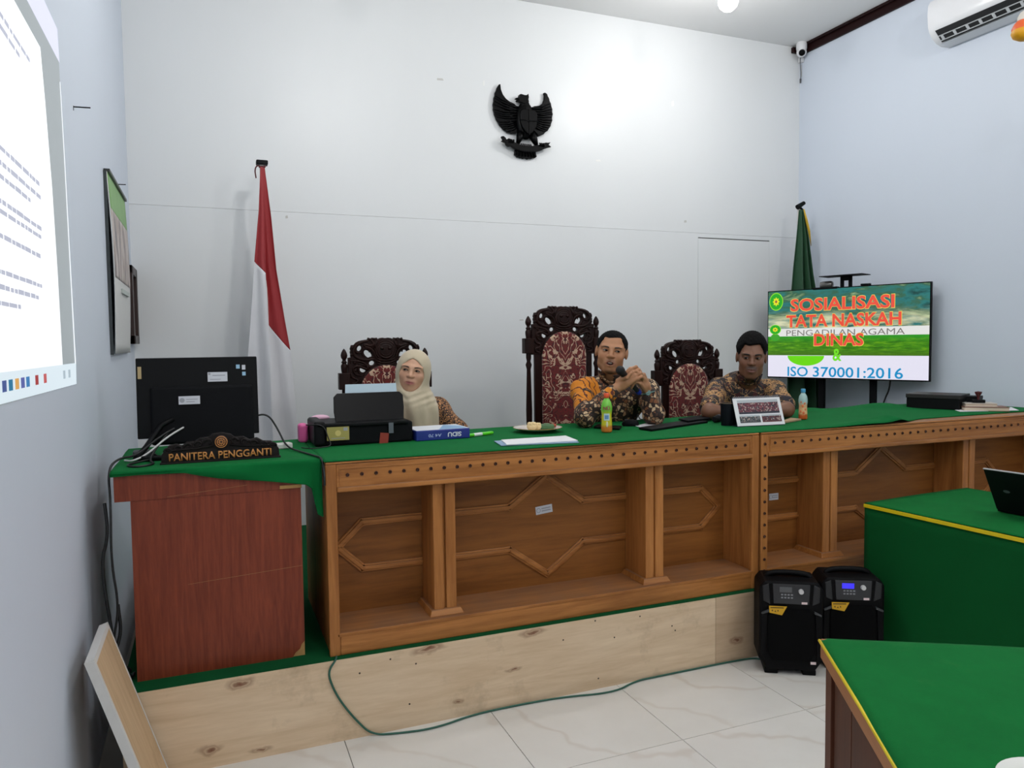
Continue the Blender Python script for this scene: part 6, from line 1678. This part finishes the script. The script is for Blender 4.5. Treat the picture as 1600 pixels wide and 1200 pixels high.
# ------------------------------------------------------------------ loudspeakers by the platform
SPB = M('speaker_black', (8, 8, 10), .55, spec=.12); GRI = M('speaker_grille', (8, 8, 9), .7, bump=.9, bscale=700, spec=.08)
def speaker(loc, rot, label, lit):
    t = thing('loudspeaker', label, 'speaker', loc, rot, 'portable loudspeakers by the platform')
    w, d, h = .285, .18, .455
    body = [(-w/2+.035, .022), (w/2-.035, .022), (w/2, .075), (w/2, h-.045), (w/2-.025, h-.012), (-w/2+.025, h-.012), (-w/2, h-.045), (-w/2, .075)]
    MB().prism(body, -d/2, d/2).build('cabinet', SPB, t, None, .010, 2)
    MB().prism([(-.085, .07), (.085, .07), (.105, .11), (.105, .285), (.085, .315), (-.085, .315), (-.105, .285), (-.105, .11)], -d/2-.010, -d/2+.002).build('grille', GRI, t, None, .006)
    MB().prism([(-.078, .340), (.078, .340), (.083, .432), (-.083, .432)], -d/2-.006, -d/2+.002).build('control_panel', M('panel_grey', (46, 47, 50), .45), t, None, .002)
    pan = t.children[-1]
    dm = emi('display_lit', (60, 50, 255), 1.1) if lit else M('display_off', (92, 94, 96), .3)
    MB().b2((-.052, -d/2-.0075, .395), (.002, -d/2-.005, .420)).build('display', dm, pan, None)
    for r in range(2):
        for k in range(4): MB().b2((-.046+k*.0145, -d/2-.0085, .381-r*.014), (-.037+k*.0145, -d/2-.005, .387-r*.014)).build('button', M('button_grey', (140, 142, 146), .4), pan, None)
    MB().lathe([(.0, .014), (.010, .014), (.0115, .010), (.012, 0)], (.042, -d/2-.005, .402), 18, Rx).build('knob', M('knob_silver', (214, 214, 214), .25, .3), pan, 50)
    MB().b2((.045, -d/2-.0075, .342), (.070, -d/2-.0055, .352)).build('price_sticker', M('sticker_pinkish', (226, 206, 206), .5), pan, None)
    ys_ = MB().prism([(-.100, .330), (-.020, .330), (-.042, .288), (-.098, .298)], -d/2-.0125, -d/2-.0102).build('yellow_sticker', M('sticker_yellow', (206, 158, 24), .5), t, None)
    mk = MB()
    for k, (x, z) in enumerate(((-.085, .310), (-.072, .307), (-.060, .310))): mk.prism([(x-.004, z-.004), (x+.004, z-.004), (x, z+.004)], -d/2-.0130, -d/2-.0126)
    mk.prism([(-.094, .320), (-.034, .321), (-.035, .325), (-.094, .324)], -d/2-.0130, -d/2-.0126).build('sticker_print', M('print_dark', (60, 44, 14), .6), ys_, None)
    for s in (-1, 1):
        MB().prism([(s*.105, .30), (s*.135, .285), (s*.138, .10), (s*.115, .07)], -d/2-.010, -d/2+.01).build('side_guard', SPB, t, None, .004)
        MB().prism([(s*.100, .300), (s*.132, .288), (s*.134, .296), (s*.100, .312)], -d/2-.014, -d/2-.002).build('guard_lip', M('speaker_edge', (60, 62, 64), .4), t, None, .002)
        MB().prism([(s*.092, .335), (s*.125, .350), (s*.128, .42), (s*.100, .432)], -d/2-.004, -d/2+.006).build('corner_cheek', M('speaker_cheek', (30, 31, 34), .5), t, None, .003)
        MB().b2((s*.085-.03, -d/2+.01, 0), (s*.085+.03, d/2-.01, .026)).build('foot', SPB, t, None, .004)
    MB().tube(chaikin([(-.10, 0, h-.03), (-.095, 0, h-.004), (-.05, 0, h+.006), (.05, 0, h+.006), (.095, 0, h-.004), (.10, 0, h-.03)], 2, False), .014, 10).build('carry_handle', SPB, t, 180)
    MB().b2((.088, -d/2-.0015, .058), (.112, -d/2+.001, .070)).build('white_sticker', MATS['sticker_pinkish'], t, None)
speaker((2.520, 2.795, 0), -.56, 'black portable loudspeaker with an unlit grey display', False)
speaker((2.818, 2.725, 0), -.50, 'black portable loudspeaker with a lit blue display', True)
# plywood board leaning on the left wall
lb = thing('leaning_board', 'white edged plywood panel leaning against the left wall', 'board', (0, 0, 0))
YF = 2.925
Fp = aty(167, 957, YF); Np = atx(147, 1050, Fp.x); Bp = aty(262, 1200, YF)
tx, tz = Fp.x, (Fp.z+Np.z)/2; bx_ = Fp.x+(Bp.x-Fp.x)*Fp.z/(Fp.z-Bp.z); BWd = YF-Np.y
ang = math.atan2(bx_-tx, tz); LN = math.hypot(bx_-tx, tz)
BM = Matrix.Translation((bx_, Np.y, 0)) @ Matrix.Rotation(-ang, 4, 'Y')      # local z runs up the board, y along its width
ply_c = plywood('plywood_panel', [], ((182, 152, 116), (208, 180, 144)), 'z')
WE = M('white_edge', (206, 204, 200), .6, var=.08, vscale=14)
def bpart(nm, lo, hi, mat, bev=0):
    o = MB().b2(lo, hi).build(nm, mat, lb, None, bev); o.matrix_local = BM; return o
bpart('panel', (-.012, .0, .0), (.0, BWd, LN), ply_c)
bpart('white_edge', (-.026, -.004, .0), (.002, .012, LN+.002), WE); bpart('white_edge', (-.026, BWd-.006, .0), (.002, BWd+.002, LN+.002), WE)
bpart('white_edge', (-.026, .012, LN-.016), (.002, BWd-.006, LN+.002), WE)
bpart('batten', (-.026, .012, .08), (-.012, .05, LN-.02), M('batten_wood', (96, 70, 48), .7)); bpart('batten', (-.026, BWd-.05, .08), (-.012, BWd-.008, LN-.02), M('batten_wood', (96, 70, 48), .7))
# green cable over the riser and along the floor
pts = [(.43, 2.975, ZP+.005), (.425, YP-.004, ZP+.004)]
for (x, y) in ((512, 1050), (520, 1075), (535, 1100), (556, 1125)): p = aty(x, y, YP-.006); pts.append((p.x, p.y, p.z))
for (x, y) in ((578, 1141), (620, 1146), (680, 1138), (740, 1116), (810, 1094), (880, 1089), (960, 1082), (990, 1062), (1020, 1052), (1080, 1046), (1130, 1034), (1175, 1028), (1190, 1030)):
    p = atz(x, y, .005); pts.append((p.x, min(p.y, YP-.008), .005))
cable('green_cable', pts, .0042, M('cable_green', (38, 92, 76), .45), 'green cable hanging over the riser and trailing along the floor tiles')
# dark cable tangle and strips behind the left end of the veneered desk
for k, (dx, lab) in enumerate(((0, 'thick black cable hanging in the gap beside the veneered desk'), (.03, 'knotted black cable at the foot of the veneered desk'))):
    z0 = 1.0 if k == 0 else .62
    cable('hanging_cable', [(-.37+dx, 3.08, z0), (-.36+dx, 3.07, z0-.12), (-.39+dx*.3, 3.06, z0-.22), (-.35+dx, 3.05, .45), (-.38, 3.06, .40), (-.34+dx, 3.05, .37), (-.31+dx*.2, 3.07, ZP+.01), (-.30, 3.12, ZP+.008)], .006, CB, lab)
